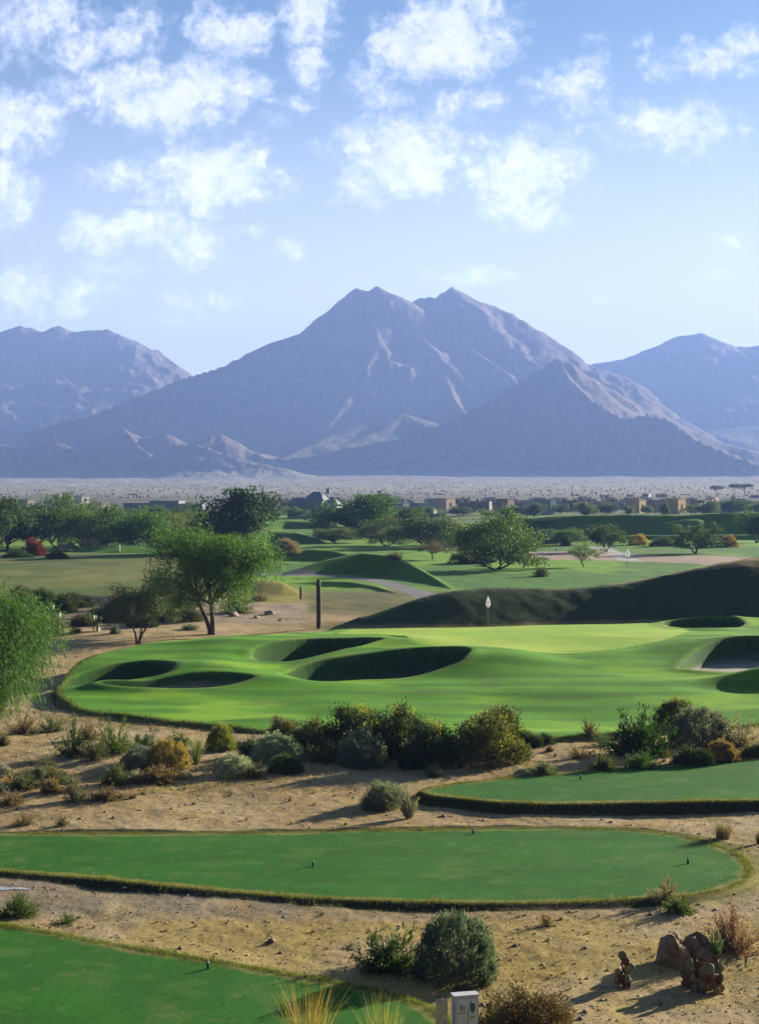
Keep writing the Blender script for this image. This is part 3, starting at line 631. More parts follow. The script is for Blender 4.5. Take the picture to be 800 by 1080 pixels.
def blades_mesh(seed, n, lean, w, curve=.5, spread=.18, mat=None, minh=.45, seg=3):
    r = np.random.RandomState(seed); a = r.uniform(0, 6.283, n); b = r.uniform(0, 1, n) ** .7 * spread
    bx, by = np.cos(a) * b, np.sin(a) * b; a2 = a + r.normal(0, .5, n); ln = np.abs(r.normal(0, lean, n)) + .04; h = r.uniform(minh, 1.0, n)
    V = []; Q = []
    sx, sy = -np.sin(a2 + r.normal(0, .7, n)), np.cos(a2 + r.normal(0, .7, n))
    for k in range(seg + 1):
        s = k / seg; rad = ln * (s * (1 - curve) + s * s * curve); z = h * s * np.sqrt(np.maximum(1 - (ln * s * .6) ** 2, .15)); ww = w * (1 - s) ** .7 + w * .1
        cx, cy = bx + np.cos(a2) * rad * h, by + np.sin(a2) * rad * h
        V.append(np.stack([cx - sx * ww, cy - sy * ww, z], -1)); V.append(np.stack([cx + sx * ww, cy + sy * ww, z], -1))
    V = np.stack(V, 1); m = 2 * (seg + 1); base = np.arange(n)[:, None] * m
    for k in range(seg): Q.append(base + np.array([2 * k, 2 * k + 1, 2 * k + 3, 2 * k + 2]))
    return np_mesh('blades', V.reshape(-1, 3), np.concatenate(Q), mat or M_BLADE)
TPL = {}
for kd, seeds in (('dome', (1, 2, 3)), ('ball', (4, 5)), ('loose', (6, 7, 8)), ('wispy', (9, 10)), ('fan', (11,))):
    TPL[kd] = [shrub_mesh(s, kd) for s in seeds]
TPL['tuft'] = [(blades_mesh(s, 420, .55, .011, .6, .35), None) for s in (20, 21, 22)]
TPL['tall'] = [(blades_mesh(s, 520, .42, .0038, .35, .30, None, .25, 4), None) for s in (24, 25)]
TPL['sotol'] = [(blades_mesh(28, 150, .62, .022, .0, .06, M_LEAF, .8), None)]
def sun_tips_mesh(seed):
    """upper sunny side of a unit shrub: sunlight painted as yellow leaf sprays"""
    global nr; nr = np.random.RandomState(seed); C = []
    for k in range(22):
        a = nr.normal(-.1, 1.1); el = nr.uniform(.35, 1.45); r_ = nr.uniform(.86, 1.02)
        c = np.array([r_ * math.cos(a) * math.cos(el), r_ * math.sin(a) * math.cos(el), r_ * math.sin(el)]); C.append(c + nr.normal(size=(26, 3)) * .07)
    V, Q = leaf_quads(np.concatenate(C), .05, .028, .2); return np_mesh('sunlit_sprays', V, Q, M_SUN_TIPS)
SUN_TIPS = [sun_tips_mesh(s) for s in (31, 32)]  # leaf tips coloured yellow for the sun falling on them

def plant(kind, name, loc, rad, h, col, label, cat, group=None, sun_col=None, rz=None, squash=None):
    foliage, stems = TPL[kind][rnd.randrange(len(TPL[kind]))]
    root = empty(name, loc, rnd.uniform(0, 6.28) if rz is None else rz); tag(root, label, cat, group)
    sc = (rad * rnd.uniform(.94, 1.06), rad * rnd.uniform(.94, 1.06) if squash is None else rad * squash, h)
    f = link('blades' if stems is None else 'foliage', foliage, root); f.scale = sc; f.color = (*[c * rnd.uniform(.9, 1.1) for c in col], 1)
    if stems: s = link('stems', stems, root); s.scale = sc
    if sun_col:
        root.rotation_euler.z = rnd.uniform(-.4, .6)
        b = link('sunlit_sprays', SUN_TIPS[rnd.randrange(2)], root); b.scale = sc; b.color = (*sun_col, 1)
    return root

DG = (.040, .062, .020); GR = (.055, .105, .024); OL = (.095, .105, .035); SG = (.135, .15, .085); SV = (.33, .34, .29)
YG = (.19, .21, .045); BR = (.17, .125, .07); GO = (.33, .25, .085); OR = (.27, .16, .06); GB = (.15, .175, .165); PB = (.24, .20, .15)
YB = (.25, .25, .055)
G_BED = 'shrubs in the bed below the fairway'
SHRUBS = [
 # px, base row, width px, height px, kind, colour, label, name, bloom
 # --- bed below the fairway, centre
 (297, 782, 30, 28, 'dome', SG, 'pale sage shrub with ragged top just below the fairway bank', 'sage_shrub', None),
 (326, 794, 54, 34, 'dome', OL, 'olive shrub with yellow sunlit tips next to the silver bush', 'desert_shrub', YB),
 (294, 805, 54, 27, 'ball', SV, 'wide silver-grey bush behind a small dark green one', 'silver_bush', None),
 (302, 817, 36, 19, 'ball', GR, 'small round green bush in front of the wide silver one', 'desert_bush', None),
 (344, 806, 44, 22, 'loose', OL, 'low straggly olive shrub between silver bush and dark shrubs', 'desert_shrub', None),
 (374, 796, 62, 52, 'dome', DG, 'large dark shrub with yellow tips, tall back one of the bed', 'desert_shrub', YB),
 (384, 812, 42, 42, 'dome', GB, 'grey-green shrub fronting the large dark ones of the bed', 'sage_shrub', None),
 (418, 803, 56, 60, 'dome', DG, 'tall dark shrub crowned with yellow sunlit tips in the bed', 'desert_shrub', YB),
 (453, 812, 50, 56, 'dome', DG, 'dark shrub with bright yellow patch on its sunny side', 'desert_shrub', YB),
 (512, 809, 70, 54, 'dome', OL, 'broad rounded olive shrub showing its bare twigs at the foot', 'desert_shrub', YB),
 (526, 790, 52, 44, 'dome', DG, 'dark rounded shrub with gold tips behind the broad olive shrub', 'desert_shrub', YB),
 (562, 789, 22, 17, 'dome', DG, 'small dark shrub by the fairway bank beside the gold-tipped one', 'desert_shrub', None),
 (576, 786, 16, 14, 'dome', DG, 'smaller dark shrub touching the fairway bank', 'desert_shrub', None),
 (457, 820, 17, 14, 'loose', SG, 'little grey-green plant alone in front of the dark shrubs', 'desert_plant', None),
 (555, 818, 24, 10, 'ball', SV, 'low bluish silver plant at the top edge of the upper tee', 'silver_bush', None),
 (575, 818, 24, 15, 'loose', SG, 'grey-green plant beside the low silver one by the upper tee', 'desert_plant', None),
 (580, 793, 10, 8, 'loose', BR, 'tiny brown plant on the sand between two shrub groups', 'desert_plant', None),
 # --- right of the bed
 (622, 782, 22, 20, 'wispy', (.13, .075, .06), 'purple-brown twiggy shrub at the foot of the fairway', 'desert_shrub', None),
 (638, 788, 28, 16, 'wispy', SG, 'low grey twiggy shrub in front of the purple-brown one', 'desert_shrub', None),
 (610, 802, 30, 15, 'wispy', BR, 'thin brown see-through shrub on the pale sand strip', 'desert_shrub', None),
 (638, 814, 27, 17, 'loose', OL, 'small green mound of a shrub near the upper tee rim', 'desert_shrub', None),
 (677, 812, 32, 16, 'loose', GR, 'bright green low plant with fleshy leaves by the upper tee', 'desert_plant', None),
 (676, 802, 64, 44, 'loose', (.032, .07, .016), 'large deep green leafy shrub, darkest of its group', 'desert_shrub', None),
 (713, 771, 46, 32, 'ball', OL, 'round olive shrub with golden edge against the fairway', 'desert_shrub', YB),
 (744, 790, 62, 40, 'ball', GB, 'big round blue-grey bush beside the deep green shrub', 'sage_shrub', None),
 (784, 790, 50, 30, 'wispy', PB, 'pale grey-brown airy shrub behind the orange bush', 'desert_shrub', None),
 (734, 808, 38, 20, 'dome', DG, 'low dark shrub along the upper tee beside the orange bush', 'desert_shrub', None),
 (766, 804, 34, 22, 'ball', OR, 'rust-orange rounded bush above the upper tee', 'dry_bush', None),
 (792, 800, 24, 16, 'loose', OL, 'small olive bush on the far side of the orange bush', 'desert_shrub', None),
 (700, 800, 20, 10, 'wispy', BR, 'brown ground-hugging twigs under the blue-grey bush', 'desert_shrub', None),
 (812, 798, 30, 26, 'dome', OL, 'olive bush cut by the picture edge above the upper tee', 'desert_shrub', None),
 # --- pair at the tip of the upper tee
 (404, 855, 44, 32, 'dome', GB, 'grey-green bush casting a long shadow at the upper tee tip', 'sage_shrub', None),
 (431, 866, 32, 36, 'fan', (.22, .22, .17), 'pale fan-shaped dry plant touching the grey-green bush', 'fan_plant', None),
 # --- left half of the bed
 (74, 802, 44, 46, 'wispy', GR, 'tall airy green creosote beside the palo verde', 'creosote_bush', None),
 (115, 798, 44, 42, 'wispy', (.07, .12, .03), 'tall leafy creosote with upright stems on the sand', 'creosote_bush', None),
 (98, 806, 40, 26, 'wispy', OL, 'loose olive creosote between the two tall ones', 'creosote_bush', None),
 (150, 792, 30, 16, 'loose', GR, 'small fresh green shrub behind the golden bush', 'desert_shrub', None),
 (176, 813, 42, 30, 'ball', GO, 'golden yellow rounded bush, brightest in the sand', 'dry_bush', None),
 (152, 812, 46, 20, 'ball', GB, 'low blue-grey bush in front of the golden one', 'sage_shrub', None),
 (166, 829, 42, 18, 'loose', BR, 'brown flat shrub below the golden bush', 'desert_shrub', None),
 (120, 830, 30, 25, 'loose', OL, 'brown-green shrub next to the flat brown one', 'desert_shrub', None),
 (186, 791, 26, 17, 'loose', GR, 'blue-green shrub behind the spiky sotol', 'desert_shrub', None),
 (206, 808, 32, 30, 'sotol', (.15, .19, .055), 'spiky yellow-green sotol with stiff upright leaves', 'spiky_plant', None),
 (230, 793, 32, 27, 'ball', YG, 'rounded yellow-green bush beside the spiky sotol', 'desert_shrub', YB),
 (194, 822, 15, 9, 'ball', SV, 'tiny silver plant below the spiky sotol', 'silver_bush', None),
 (246, 821, 38, 22, 'ball', SV, 'silver-blue bush alone at the front of the shrub bed', 'silver_bush', None),
 (266, 822, 20, 16, 'loose', SG, 'yellowish sage plant leaning on the silver-blue bush', 'desert_plant', None),
 (262, 800, 26, 22, 'loose', DG, 'dark green leafy shrub behind the silver-blue bush', 'desert_shrub', None),
 (20, 835, 32, 20, 'loose', OL, 'olive tuft-like shrub at the sandy margin under the palo verde', 'desert_shrub', None),
 (42, 823, 17, 13, 'ball', GB, 'small ball-shaped blue-grey bush', 'sage_shrub', None),
 (56, 828, 28, 14, 'ball', SG, 'pale domed bush behind the small ball-shaped one', 'sage_shrub', None),
 (52, 838, 26, 16, 'loose', BR, 'brown bush just below the ball-shaped bush', 'desert_shrub', None),
 (76, 848, 32, 34, 'wispy', SG, 'pale green airy shrub with a reddish foot', 'desert_shrub', None),
 (108, 846, 34, 13, 'loose', BR, 'low brown-green shrub beside the pale airy one', 'desert_shrub', None),
 (10, 851, 26, 14, 'loose', BR, 'low brown shrub at the lower sand margin', 'desert_shrub', None),
 (24, 873, 26, 16, 'wispy', BR, 'small brown twiggy plant just above the middle tee', 'desert_plant', None),
 (64, 873, 20, 13, 'wispy', OL, 'small olive twiggy plant just above the middle tee', 'desert_plant', None),
 (4, 820, 16, 12, 'ball', SV, 'pale silver bush half hidden at the picture edge', 'silver_bush', None),
 (20, 776, 40, 22, 'wispy', BR, 'brown twigs under the drooping palo verde crown', 'desert_shrub', None),
 (52, 774, 34, 20, 'wispy', GR, 'thin green twigs at the edge of the palo verde crown', 'desert_shrub', None),
 (92, 782, 30, 20, 'wispy', BR, 'faint brown shrub behind the tall creosotes', 'desert_shrub', None),
 (132, 806, 20, 14, 'wispy', BR, 'faint brown shrub between creosote and golden bush', 'desert_shrub', None),
 # --- front
 (409, 1030, 64, 42, 'loose', (.05, .075, .022), 'dark green bush with brown twigs behind the near tee', 'desert_bush', None),
 (483, 1040, 80, 68, 'ball', (.10, .13, .115), 'largest round blue-green bush behind the near tee', 'desert_bush', None),
 (16, 970, 40, 24, 'loose', (.075, .13, .04), 'green bush beside the puddle above the near tee', 'desert_bush', None),
 (68, 977, 28, 12, 'wispy', GR, 'sprawling green weed with dark heart near the puddle', 'desert_plant', None),
 (577, 979, 20, 17, 'wispy', BR, 'small dry twiggy weed alone on the sand', 'desert_plant', None),
 (718, 966, 32, 20, 'loose', OL, 'small green bush with bare twigs below the middle tee', 'desert_plant', None),
 (705, 958, 44, 26, 'wispy', PB, 'thin pale twigs fanning over the small green bush', 'desert_plant', None),
 (778, 1012, 66, 54, 'wispy', (.17, .11, .08), 'reddish airy shrub behind the large prickly pear', 'desert_shrub', None),
 (755, 1018, 26, 40, 'fan', (.10, .16, .08), 'green upright stems rising out of the large prickly pear', 'desert_plant', None),
 (556, 1100, 86, 52, 'dome', (.10, .07, .04), 'dark brown shrub at the bottom edge beside the tee sign', 'desert_shrub', None),
]
TUFTS = [
 (762, 884, 34, 22, 'tuft', (.20, .17, .09), 'dry grass clump between upper and middle tee', 'grass_clump'),
 (800, 890, 14, 18, 'tuft', (.12, .10, .05), 'dark grass clump cut by the picture edge', 'grass_clump'),
 (325, 1112, 110, 84, 'tall', (.34, .26, .08), 'tall golden dry grass at the bottom edge on the near tee', 'tall_grass'),
 (405, 1112, 90, 70, 'tall', (.30, .30, .10), 'sparse tall green-gold stalks beside the golden grass', 'tall_grass'),
 (522, 1082, 60, 40, 'tall', (.28, .26, .10), 'fine pale grass behind the tee sign', 'tall_grass'),
 (590, 1096, 56, 34, 'tall', (.36, .2, .08), 'rusty grass next to the dark brown shrub', 'tall_grass'),
 (8, 830, 18, 16, 'tuft', GO, 'yellow grass clump beside the silver bush at the edge', 'grass_clump'),
 (140, 842, 16, 8, 'tuft', BR, 'low brown grass clump under the flat brown shrub', 'grass_clump'),
]
for px, py, w, h, kd, col, lab, nm, bl in SHRUBS:
    off = 0
    if py > 1085:
        d = F * (CZ + .2) / (py - HZ); loc = ((px - CX) / F * d, d, gz((px - CX) / F * d, d) - .03)
    else: loc = at(px, py)
    s = loc[1] / F; rad = w * s * (.64 if kd == 'dome' else .66 if kd in ('wispy', 'loose') else .57)
    loc = (loc[0], loc[1] + rad * .7, gz(loc[0], loc[1] + rad * .7) - .04)
    plant(kd, nm, loc, rad, h * s * (1.15 if kd in ('wispy', 'loose') else .86 if kd == 'dome' else 1.0) + rad * .10, col, lab, 'shrub' if 'plant' not in nm else 'plant', G_BED if 740 < py < 850 else None, bl)
for px, py, w, h, kd, col, lab, nm in TUFTS:
    if py > 1080:
        d = F * (CZ) / (py - HZ); loc = ((px - CX) / F * d, d, gz((px - CX) / F * d, d) - .02)
    else: loc = at(px, py)
    s = loc[1] / F; rad = w * s * .5
    plant(kd, nm, (loc[0], loc[1], loc[2]), rad * 1.1, h * s, col, lab, 'grass')
for i in range(26):      # low scrub filling the gaps of the sandy bed
    px, py = 4 + (i * 47 % 235), 786 + (i * 31 % 52)
    loc = at(px, py); s = loc[1] / F; w_, h_ = rnd.uniform(16, 30), rnd.uniform(9, 17)
    plant(rnd.choice(['wispy', 'loose', 'wispy']), 'low_scrub', loc, w_ * s * .55, h_ * s, rnd.choice([SG, SV, OL, BR, PB, SG]), 'low wispy scrub filling gaps between the shrubs of the sandy bed', 'shrub', 'low scrub of the sandy bed')
# small dry tufts nobody could tell apart
def tiny(px, py, w, h, col, label, group, nm='dry_tuft'):
    loc = at(px, py); s = loc[1] / F; me = TPL['tuft'][rnd.randrange(3)][0]
    o = link(nm, me); o.location = loc; o.scale = (w * s * .5,) * 2 + (h * s,); o.rotation_euler.z = rnd.uniform(0, 6); o.color = (*col, 1)
    tag(o, label, 'grass', group)
for (x0, x1, y0, y1, n, lab, grp) in ((135, 430, 832, 872, 16, 'tiny dry weed tuft on the open sand above the middle tee', 'weed tufts above the middle tee'),
                                      (60, 640, 962, 1010, 18, 'tiny dry weed tuft on the sand between near and middle tee', 'weed tufts below the middle tee'),
                                      (560, 795, 950, 1075, 16, 'tiny dry weed tuft on the sand round the prickly pears', 'weed tufts round the cacti'),
                                      (0, 300, 770, 830, 18, 'tiny dry weed tuft among the shrubs of the sandy bed', 'weed tufts in the shrub bed'),
                                      (560, 800, 790, 815, 10, 'tiny dry weed tuft on the pale sand strip by the upper tee', 'weed tufts by the upper tee')):
    k = 0; tries = 0
    while k < n and tries < 400:
        tries += 1; px = rnd.uniform(x0, x1); py = rnd.uniform(y0, y1); p = at(px, py)
        r_ = int(np.searchsorted(ROW, p[1])); c_ = int(np.searchsorted(TCOL, p[0] / p[1]))
        if min(s1[r_, c_], s2[r_, c_], s3[r_, c_]) < .8 or sF[r_, c_] < .8: continue
        tiny(px, py, rnd.uniform(5, 10), rnd.uniform(3, 6), rnd.choice([BR, (.3, .24, .1), OL]), lab, grp); k += 1

# ------------------------------------------------------------------ trees
def tree_mesh(seed, leaves, shape, L, w, lobes=9, trunks=1, th=.28, gap=.75, rx=.55, thick=.028, droop=0.0, low=.25, sub=7):
    """height 1; crown half width rx; th = where the crown starts"""
    global nr; nr = np.random.RandomState(seed); pr = random.Random(seed); tb = MB(); C = []; D = []
    base = []
    for k in range(trunks):
        a = pr.uniform(0, 6.28); sp = .03 if trunks > 1 else 0
        fx, fy = math.cos(a) * sp, math.sin(a) * sp; lx, ly = math.cos(a) * .12 * (trunks > 1) + pr.uniform(-.04, .04), math.sin(a) * .12 * (trunks > 1) + pr.uniform(-.04, .04)
        top = (fx + lx, fy + ly, th * pr.uniform(.85, 1.1))
        mid = (fx + lx * .35 + pr.uniform(-.02, .02), fy + ly * .35, th * .5)
        tb.tube([(fx, fy, -.03), (fx * 1.1, fy * 1.1, th * .15), mid, top], [thick * 1.35, thick, thick * .85, thick * .62], 7, False); base.append(top)
    for k in range(lobes):
        a = 2 * math.pi * (k + pr.uniform(-.3, .3)) / lobes * 1.0 + (k % 2) * .4
        f = math.sqrt(pr.uniform(.02, 1)); el = pr.uniform(0, 1)
        rr = rx * f * .72
        if shape == 'round': zc_ = th + (1 - th) * (.22 + .56 * el * (1 - .4 * f))
        elif shape == 'umbrella': zc_ = .72 + .13 * (1 - f * f) + pr.uniform(-.04, .05)
        else: zc_ = th + (1 - th) * (.12 + .66 * el * (1 - .25 * f))
        c = np.array([rr * math.cos(a), rr * math.sin(a), zc_])
        b = min(base, key=lambda q: (q[0] - c[0]) ** 2 + (q[1] - c[1]) ** 2)
        m = ((b[0] * .55 + c[0] * .45), (b[1] * .55 + c[1] * .45), b[2] * .45 + c[2] * .55 - .03)
        tb.tube([b, m, tuple(c)], [thick * .55, thick * .38, thick * .16], 5, False)
        lr = rx * pr.uniform(.34, .5); lz = (1 - th) * pr.uniform(.17, .27) * (.55 if shape == 'umbrella' else 1)
        for j in range(sub):
            v = np.array([pr.gauss(0, 1), pr.gauss(0, 1), pr.gauss(0, 1)]); v /= np.linalg.norm(v); v *= pr.uniform(.55, 1.05)
            cc = c + v * np.array([lr, lr, lz]); cc[2] = max(cc[2], low)
            tb.tube([tuple(c * .8 + np.array(m) * .2), tuple((c + cc) / 2 + np.array([0, 0, -.01])), tuple(cc)], [thick * .2, thick * .11, thick * .05], 3, False)
            nn = int(leaves / lobes / sub * pr.uniform(.5, 1.5)); sg = rx * .13 * pr.uniform(.6, 1.2) * gap
            P = cc + np.clip(nr.normal(size=(nn, 3)), -1.6, 1.6) * np.array([sg, sg, sg * .8])
            if droop:
                P[:, 2] -= np.abs(nr.normal(size=nn)) * droop
            C.append(P); q = np.repeat((v / np.linalg.norm(v))[None], nn, 0) * .4; q[:, 2] -= droop * 9; D.append(q)
    C = np.concatenate(C); D = np.concatenate(D); top_ = np.percentile(C[:, 2], 99.7); C[:, 2] = np.where(C[:, 2] > th * .8, C[:, 2], th * .8 + nr.uniform(0, .1, len(C)))
    V, Q = leaf_quads(C, L, w, .05, D)
    s = 1 / top_; V[:, 2] *= s
    tb.v = [(a, b, c * s) for a, b, c in tb.v]
    return tb.mesh('trunk', M_BARK, True), np_mesh('crown', V, Q, M_LEAF)
TT_ = {
 'mesquite': [tree_mesh(41, 42000, 'wide', .024, .009, 18, 2, .26, 1.05, .58, .026, .02, .24, 10)],
 'small': [tree_mesh(42, 14000, 'wide', .032, .011, 11, 3, .30, 1.0, .60, .018, .0, .24)],
 'palo': [tree_mesh(43, 64000, 'round', .032, .0048, 26, 3, .06, 1.0, .60, .02, .045, .03, 12), ],
 'mid': [tree_mesh(44, 7000, 'wide', .052, .022, 10, 2, .22, 1.0, .60, .022, .0, .12), tree_mesh(45, 7000, 'round', .052, .022, 10, 2, .2, 1.0, .62, .022, .0, .12), tree_mesh(46, 7500, 'wide', .05, .02, 12, 3, .2, .95, .58, .02, .01, .1)],
 'belt': [tree_mesh(61, 10000, 'round', .042, .018, 14, 3, .08, 1.1, .6, .018, .0, .03), tree_mesh(62, 10000, 'wide', .042, .018, 14, 3, .1, 1.1, .6, .018, .0, .04)],
 'dense': [tree_mesh(47, 12000, 'round', .045, .022, 14, 1, .12, 1.1, .55, .03, .0, .06), tree_mesh(48, 11000, 'round', .045, .022, 12, 2, .12, 1.1, .6, .03, .0, .05)],
 'airy': [tree_mesh(49, 3600, 'wide', .05, .014, 9, 2, .26, .85, .58, .02, .0, .2), tree_mesh(50, 3800, 'wide', .05, .014, 9, 1, .3, .85, .6, .02, .0, .22)],
 'umbrella': [tree_mesh(51, 4200, 'umbrella', .06, .025, 11, 2, .55, .9, .75, .022, .0, .6)],
}
def tree(px, py, w, h, kind, col, label, name, group=None, dist=None, rz=None, var=0, sink=.05):
    if dist: x = (px - CX) / F * dist; loc = (x, dist, gz(x, dist) - sink)
    else: loc = at(px, py, sink)
    s = loc[1] / F; tr, cr = TT_[kind][var % len(TT_[kind])]
    top = CZ - (py - h - HZ) * s; H_ = max(top - loc[2], 1.0)
    half = max(abs(v) for v in (cr.get('hw', None),) if v) if cr.get('hw', None) else None
    if half is None:
        n = len(cr.vertices); a = np.empty(n * 3, np.float32); cr.vertices.foreach_get('co', a); r_ = np.hypot(a[0::3], a[1::3]); half = float(np.percentile(np.abs(a[0::3]), 98.5)); cr['hw'] = half
    W_ = w * s * .5 / half
    root = empty(name, loc, rnd.uniform(0, 6.28) if rz is None else rz); tag(root, label, 'tree', group)
    for nm, me in (('trunk', tr), ('crown', cr)):
        o = link(nm, me, root); o.scale = (W_, W_, H_); o.color = (*[c * rnd.uniform(.93, 1.07) for c in col], 1)
    return root
BG = (.10, .21, .028); MG = (.095, .155, .03); DK = (.05, .09, .024); GG = (.13, .155, .06); LG = (.12, .2, .04)
tree(-26, 806, 168, 196, 'palo', (.065, .145, .03), 'big feathery bright green palo verde leaning over the sand', 'palo_verde_tree', dist=70, rz=.6)
tree(225, 669, 128, 113, 'mesquite', (.075, .15, .028), 'spreading mesquite with forked dark trunk by the sandy wash', 'mesquite_tree', rz=.3)
tree(146, 679, 70, 66, 'small', (.075, .115, .045), 'small grey-green mesquite with several thin trunks on the sand', 'mesquite_tree', rz=1.2)
tree(249, 600, 76, 84, 'dense', (.036, .075, .024), 'tall dark broad tree rising behind the spreading mesquite', 'desert_tree', dist=235)
G_W = 'tree belt behind the rough field'
for i, (px, b, w, h, kd, col, dist, lab) in enumerate([
  (8, 586, 50, 56, 'dense', DK, 262, 'dark dense tree standing behind the distant white flag'),
  (36, 580, 48, 46, 'dense', DK, 285, 'dark tree right above the red flowering bush'),
  (62, 582, 66, 58, 'mid', MG, 275, 'tall mid green tree, tallest of the belt behind the field'),
  (92, 580, 52, 44, 'mid', MG, 268, 'mid green tree between the tallest tree and pale ones'),
  (124, 586, 60, 50, 'mid', (.075, .14, .03), 262, 'soft green tree above the small green mound'),
  (154, 588, 56, 50, 'mid', (.09, .18, .035), 256, 'bright green feathery tree in the belt behind the field'),
  (186, 590, 56, 46, 'mid', GG, 262, 'grey-green tree beside the spreading mesquite crown'),
  (205, 582, 46, 44, 'mid', MG, 285, 'green tree half hidden by the spreading mesquite'),
  (100, 566, 40, 32, 'mid', GG, 400, 'hazy round tree behind the tree belt below the white house'),
  (166, 556, 24, 22, 'dense', (.08, .13, .07), 480, 'small hazy round tree in front of the long grey wall'),
  (196, 556, 34, 24, 'mid', (.08, .13, .06), 460, 'hazy tree between long grey wall and dark broad tree'),
  (20, 560, 44, 24, 'dense', (.06, .09, .045), 420, 'hazy dark tree below the small beige house'),
  (-14, 590, 50, 62, 'dense', DK, 255, 'dark dense tree cut by the picture edge')]):
    tree(px, b + 2, w * 1.2, h * 1.06 + 2, 'belt' if kd == 'mid' else kd, col, lab, 'desert_tree', G_W, dist, None, i)
G_C = 'trees in the middle of the course'
for i, (px, b, w, h, kd, col, dist, lab) in enumerate([
  (378, 572, 62, 44, 'dense', (.075, .165, .025), 330, 'round bright green tree in front of the two storey grey house'),
  (354, 586, 46, 26, 'dense', GG, 300, 'low grey-green tree before the round bright one'),
  (408, 590, 50, 40, 'mid', (.10, .14, .05), 285, 'pale olive tree between bright round tree and dark grey-green one'),
  (446, 592, 62, 44, 'mid', (.07, .11, .035), 275, 'wide dark olive tree with bare lower trunk'),
  (424, 575, 50, 34, 'dense', (.06, .12, .03), 340, 'green tree just behind the pale olive tree'),
  (456, 604, 32, 31, 'airy', (.12, .11, .08), 232, 'small sparse grey tree with forked trunk on the fairway slope'),
  (480, 592, 46, 30, 'mid', (.11, .15, .04), 290, 'yellow-green bushy tree beside the sparse grey tree'),
  (500, 590, 44, 24, 'mid', (.05, .07, .03), 280, 'low dark thicket tree beneath the round course tree'),
  (523, 618, 72, 72, 'mid', (.085, .15, .032), 205, 'round green tree with slim trunk behind the dark hill'),
  (552, 618, 36, 32, 'airy', (.11, .14, .05), 210, 'sparse low tree beside the round green one'),
  (575, 592, 40, 30, 'mid', (.07, .14, .04), 300, 'soft green tree next to the parked golf cart'),
  (602, 584, 40, 26, 'mid', (.09, .16, .045), 290, 'light green tree behind the slim sparse tree'),
  (616, 617, 30, 42, 'airy', (.12, .17, .05), 212, 'slim sparse tree with thin trunk above the dark hill'),
  (638, 592, 40, 37, 'mid', (.06, .105, .03), 258, 'flat-topped dark green tree beside the pale path'),
  (733, 593, 46, 40, 'mid', (.06, .105, .03), 252, 'wide lone tree with short trunk before the long bank'),
  (797, 580, 46, 42, 'mid', (.05, .10, .03), 300, 'dark green tree cut by the picture edge before the long bank'),
  (574, 566, 22, 18, 'dense', (.05, .11, .04), 338, 'small round tree above the golf cart on the bank')]):
    tree(px, b + 1, w * (1.22 if i < 11 else 1.08), h * (1.14 if i < 11 else 1.05) + 1, 'belt' if kd == 'mid' and i in (2, 3, 4, 6, 7, 8, 10, 11) else kd, col, lab, 'desert_tree', G_C, dist, None, i)
for i, (px, w, lab) in enumerate([(755, 16, 'umbrella shaped dark tree on the skyline, single one'), (774, 14, 'umbrella shaped tree on the skyline, narrower of the touching pair'), (785, 20, 'umbrella shaped tree on the skyline, wider of the touching pair')]):
    tree(px, 527, w, 17 if i else 15, 'umbrella', (.035, .06, .025), lab, 'umbrella_tree', 'umbrella trees on the skyline', 1150, None, 0)
# wash on the left, under the bank
WASH = [(26, 642, 30, 18, 'dome', OL, 'olive scrub at the top of the shaded bank'), (46, 640, 26, 20, 'dome', DG, 'dark scrub right below the thin sunny bank edge'),
 (70, 646, 24, 20, 'dome', DG, 'round dark scrub in the middle of the shaded bank'), (60, 664, 20, 18, 'loose', SG, 'pale scrub beside the glinting prickly pear'),
 (48, 668, 32, 16, 'dome', OL, 'green rounded scrub at the foot of the shaded bank'), (80, 667, 18, 8, 'loose', BR, 'low brown scrub on sand below the bank'),
 (92, 660, 20, 18, 'loose', SG, 'grey-green scrub near the small mesquite'), (122, 668, 16, 12, 'loose', GB, 'small blue-grey scrub beside the small mesquite trunk'),
 (36, 656, 24, 14, 'loose', SG, 'pale low scrub halfway down the shaded bank'), (112, 656, 40, 22, 'dome', (.05, .055, .03), 'dark thicket behind the small mesquite'),
 (190, 655, 44, 28, 'dome', (.07, .075, .04), 'dark olive thicket between the two mesquites'), (160, 652, 36, 24, 'dome', (.05, .06, .035), 'shaded thicket behind the small mesquite crown'),
 (250, 646, 36, 18, 'loose', OL, 'olive scrub on the slope behind the mesquite trunk'), (200, 664, 24, 8, 'loose', SG, 'low sage scrub on the wash beside the forked trunk'),
 (86, 640, 30, 12, 'dome', DG, 'dark scrub close under the bank edge near the mesquite'), (10, 650, 26, 22, 'dome', OL, 'olive scrub half hidden by the palo verde'),
 (272, 634, 24, 10, 'loose', BR, 'brown scrub on top of the pale sand slope')]
for i in range(22):
    px = 22 + (i * 53 % 190); py = 637 + (i * 29 % 25); WASH.append((px, py, rnd.uniform(20, 36), rnd.uniform(12, 20), rnd.choice(['dome', 'loose']), rnd.choice([DG, DG, OL, (.06, .06, .035), SG]), 'dusky scrub merging with its neighbours under the sunny bank edge'))
for px, py, w, h, kd, col, lab in WASH:
    loc = at(px, py); s = loc[1] / F; plant(kd, 'desert_scrub', loc, w * s * .5, h * s, col, lab, 'shrub', 'scrub on the shaded bank')
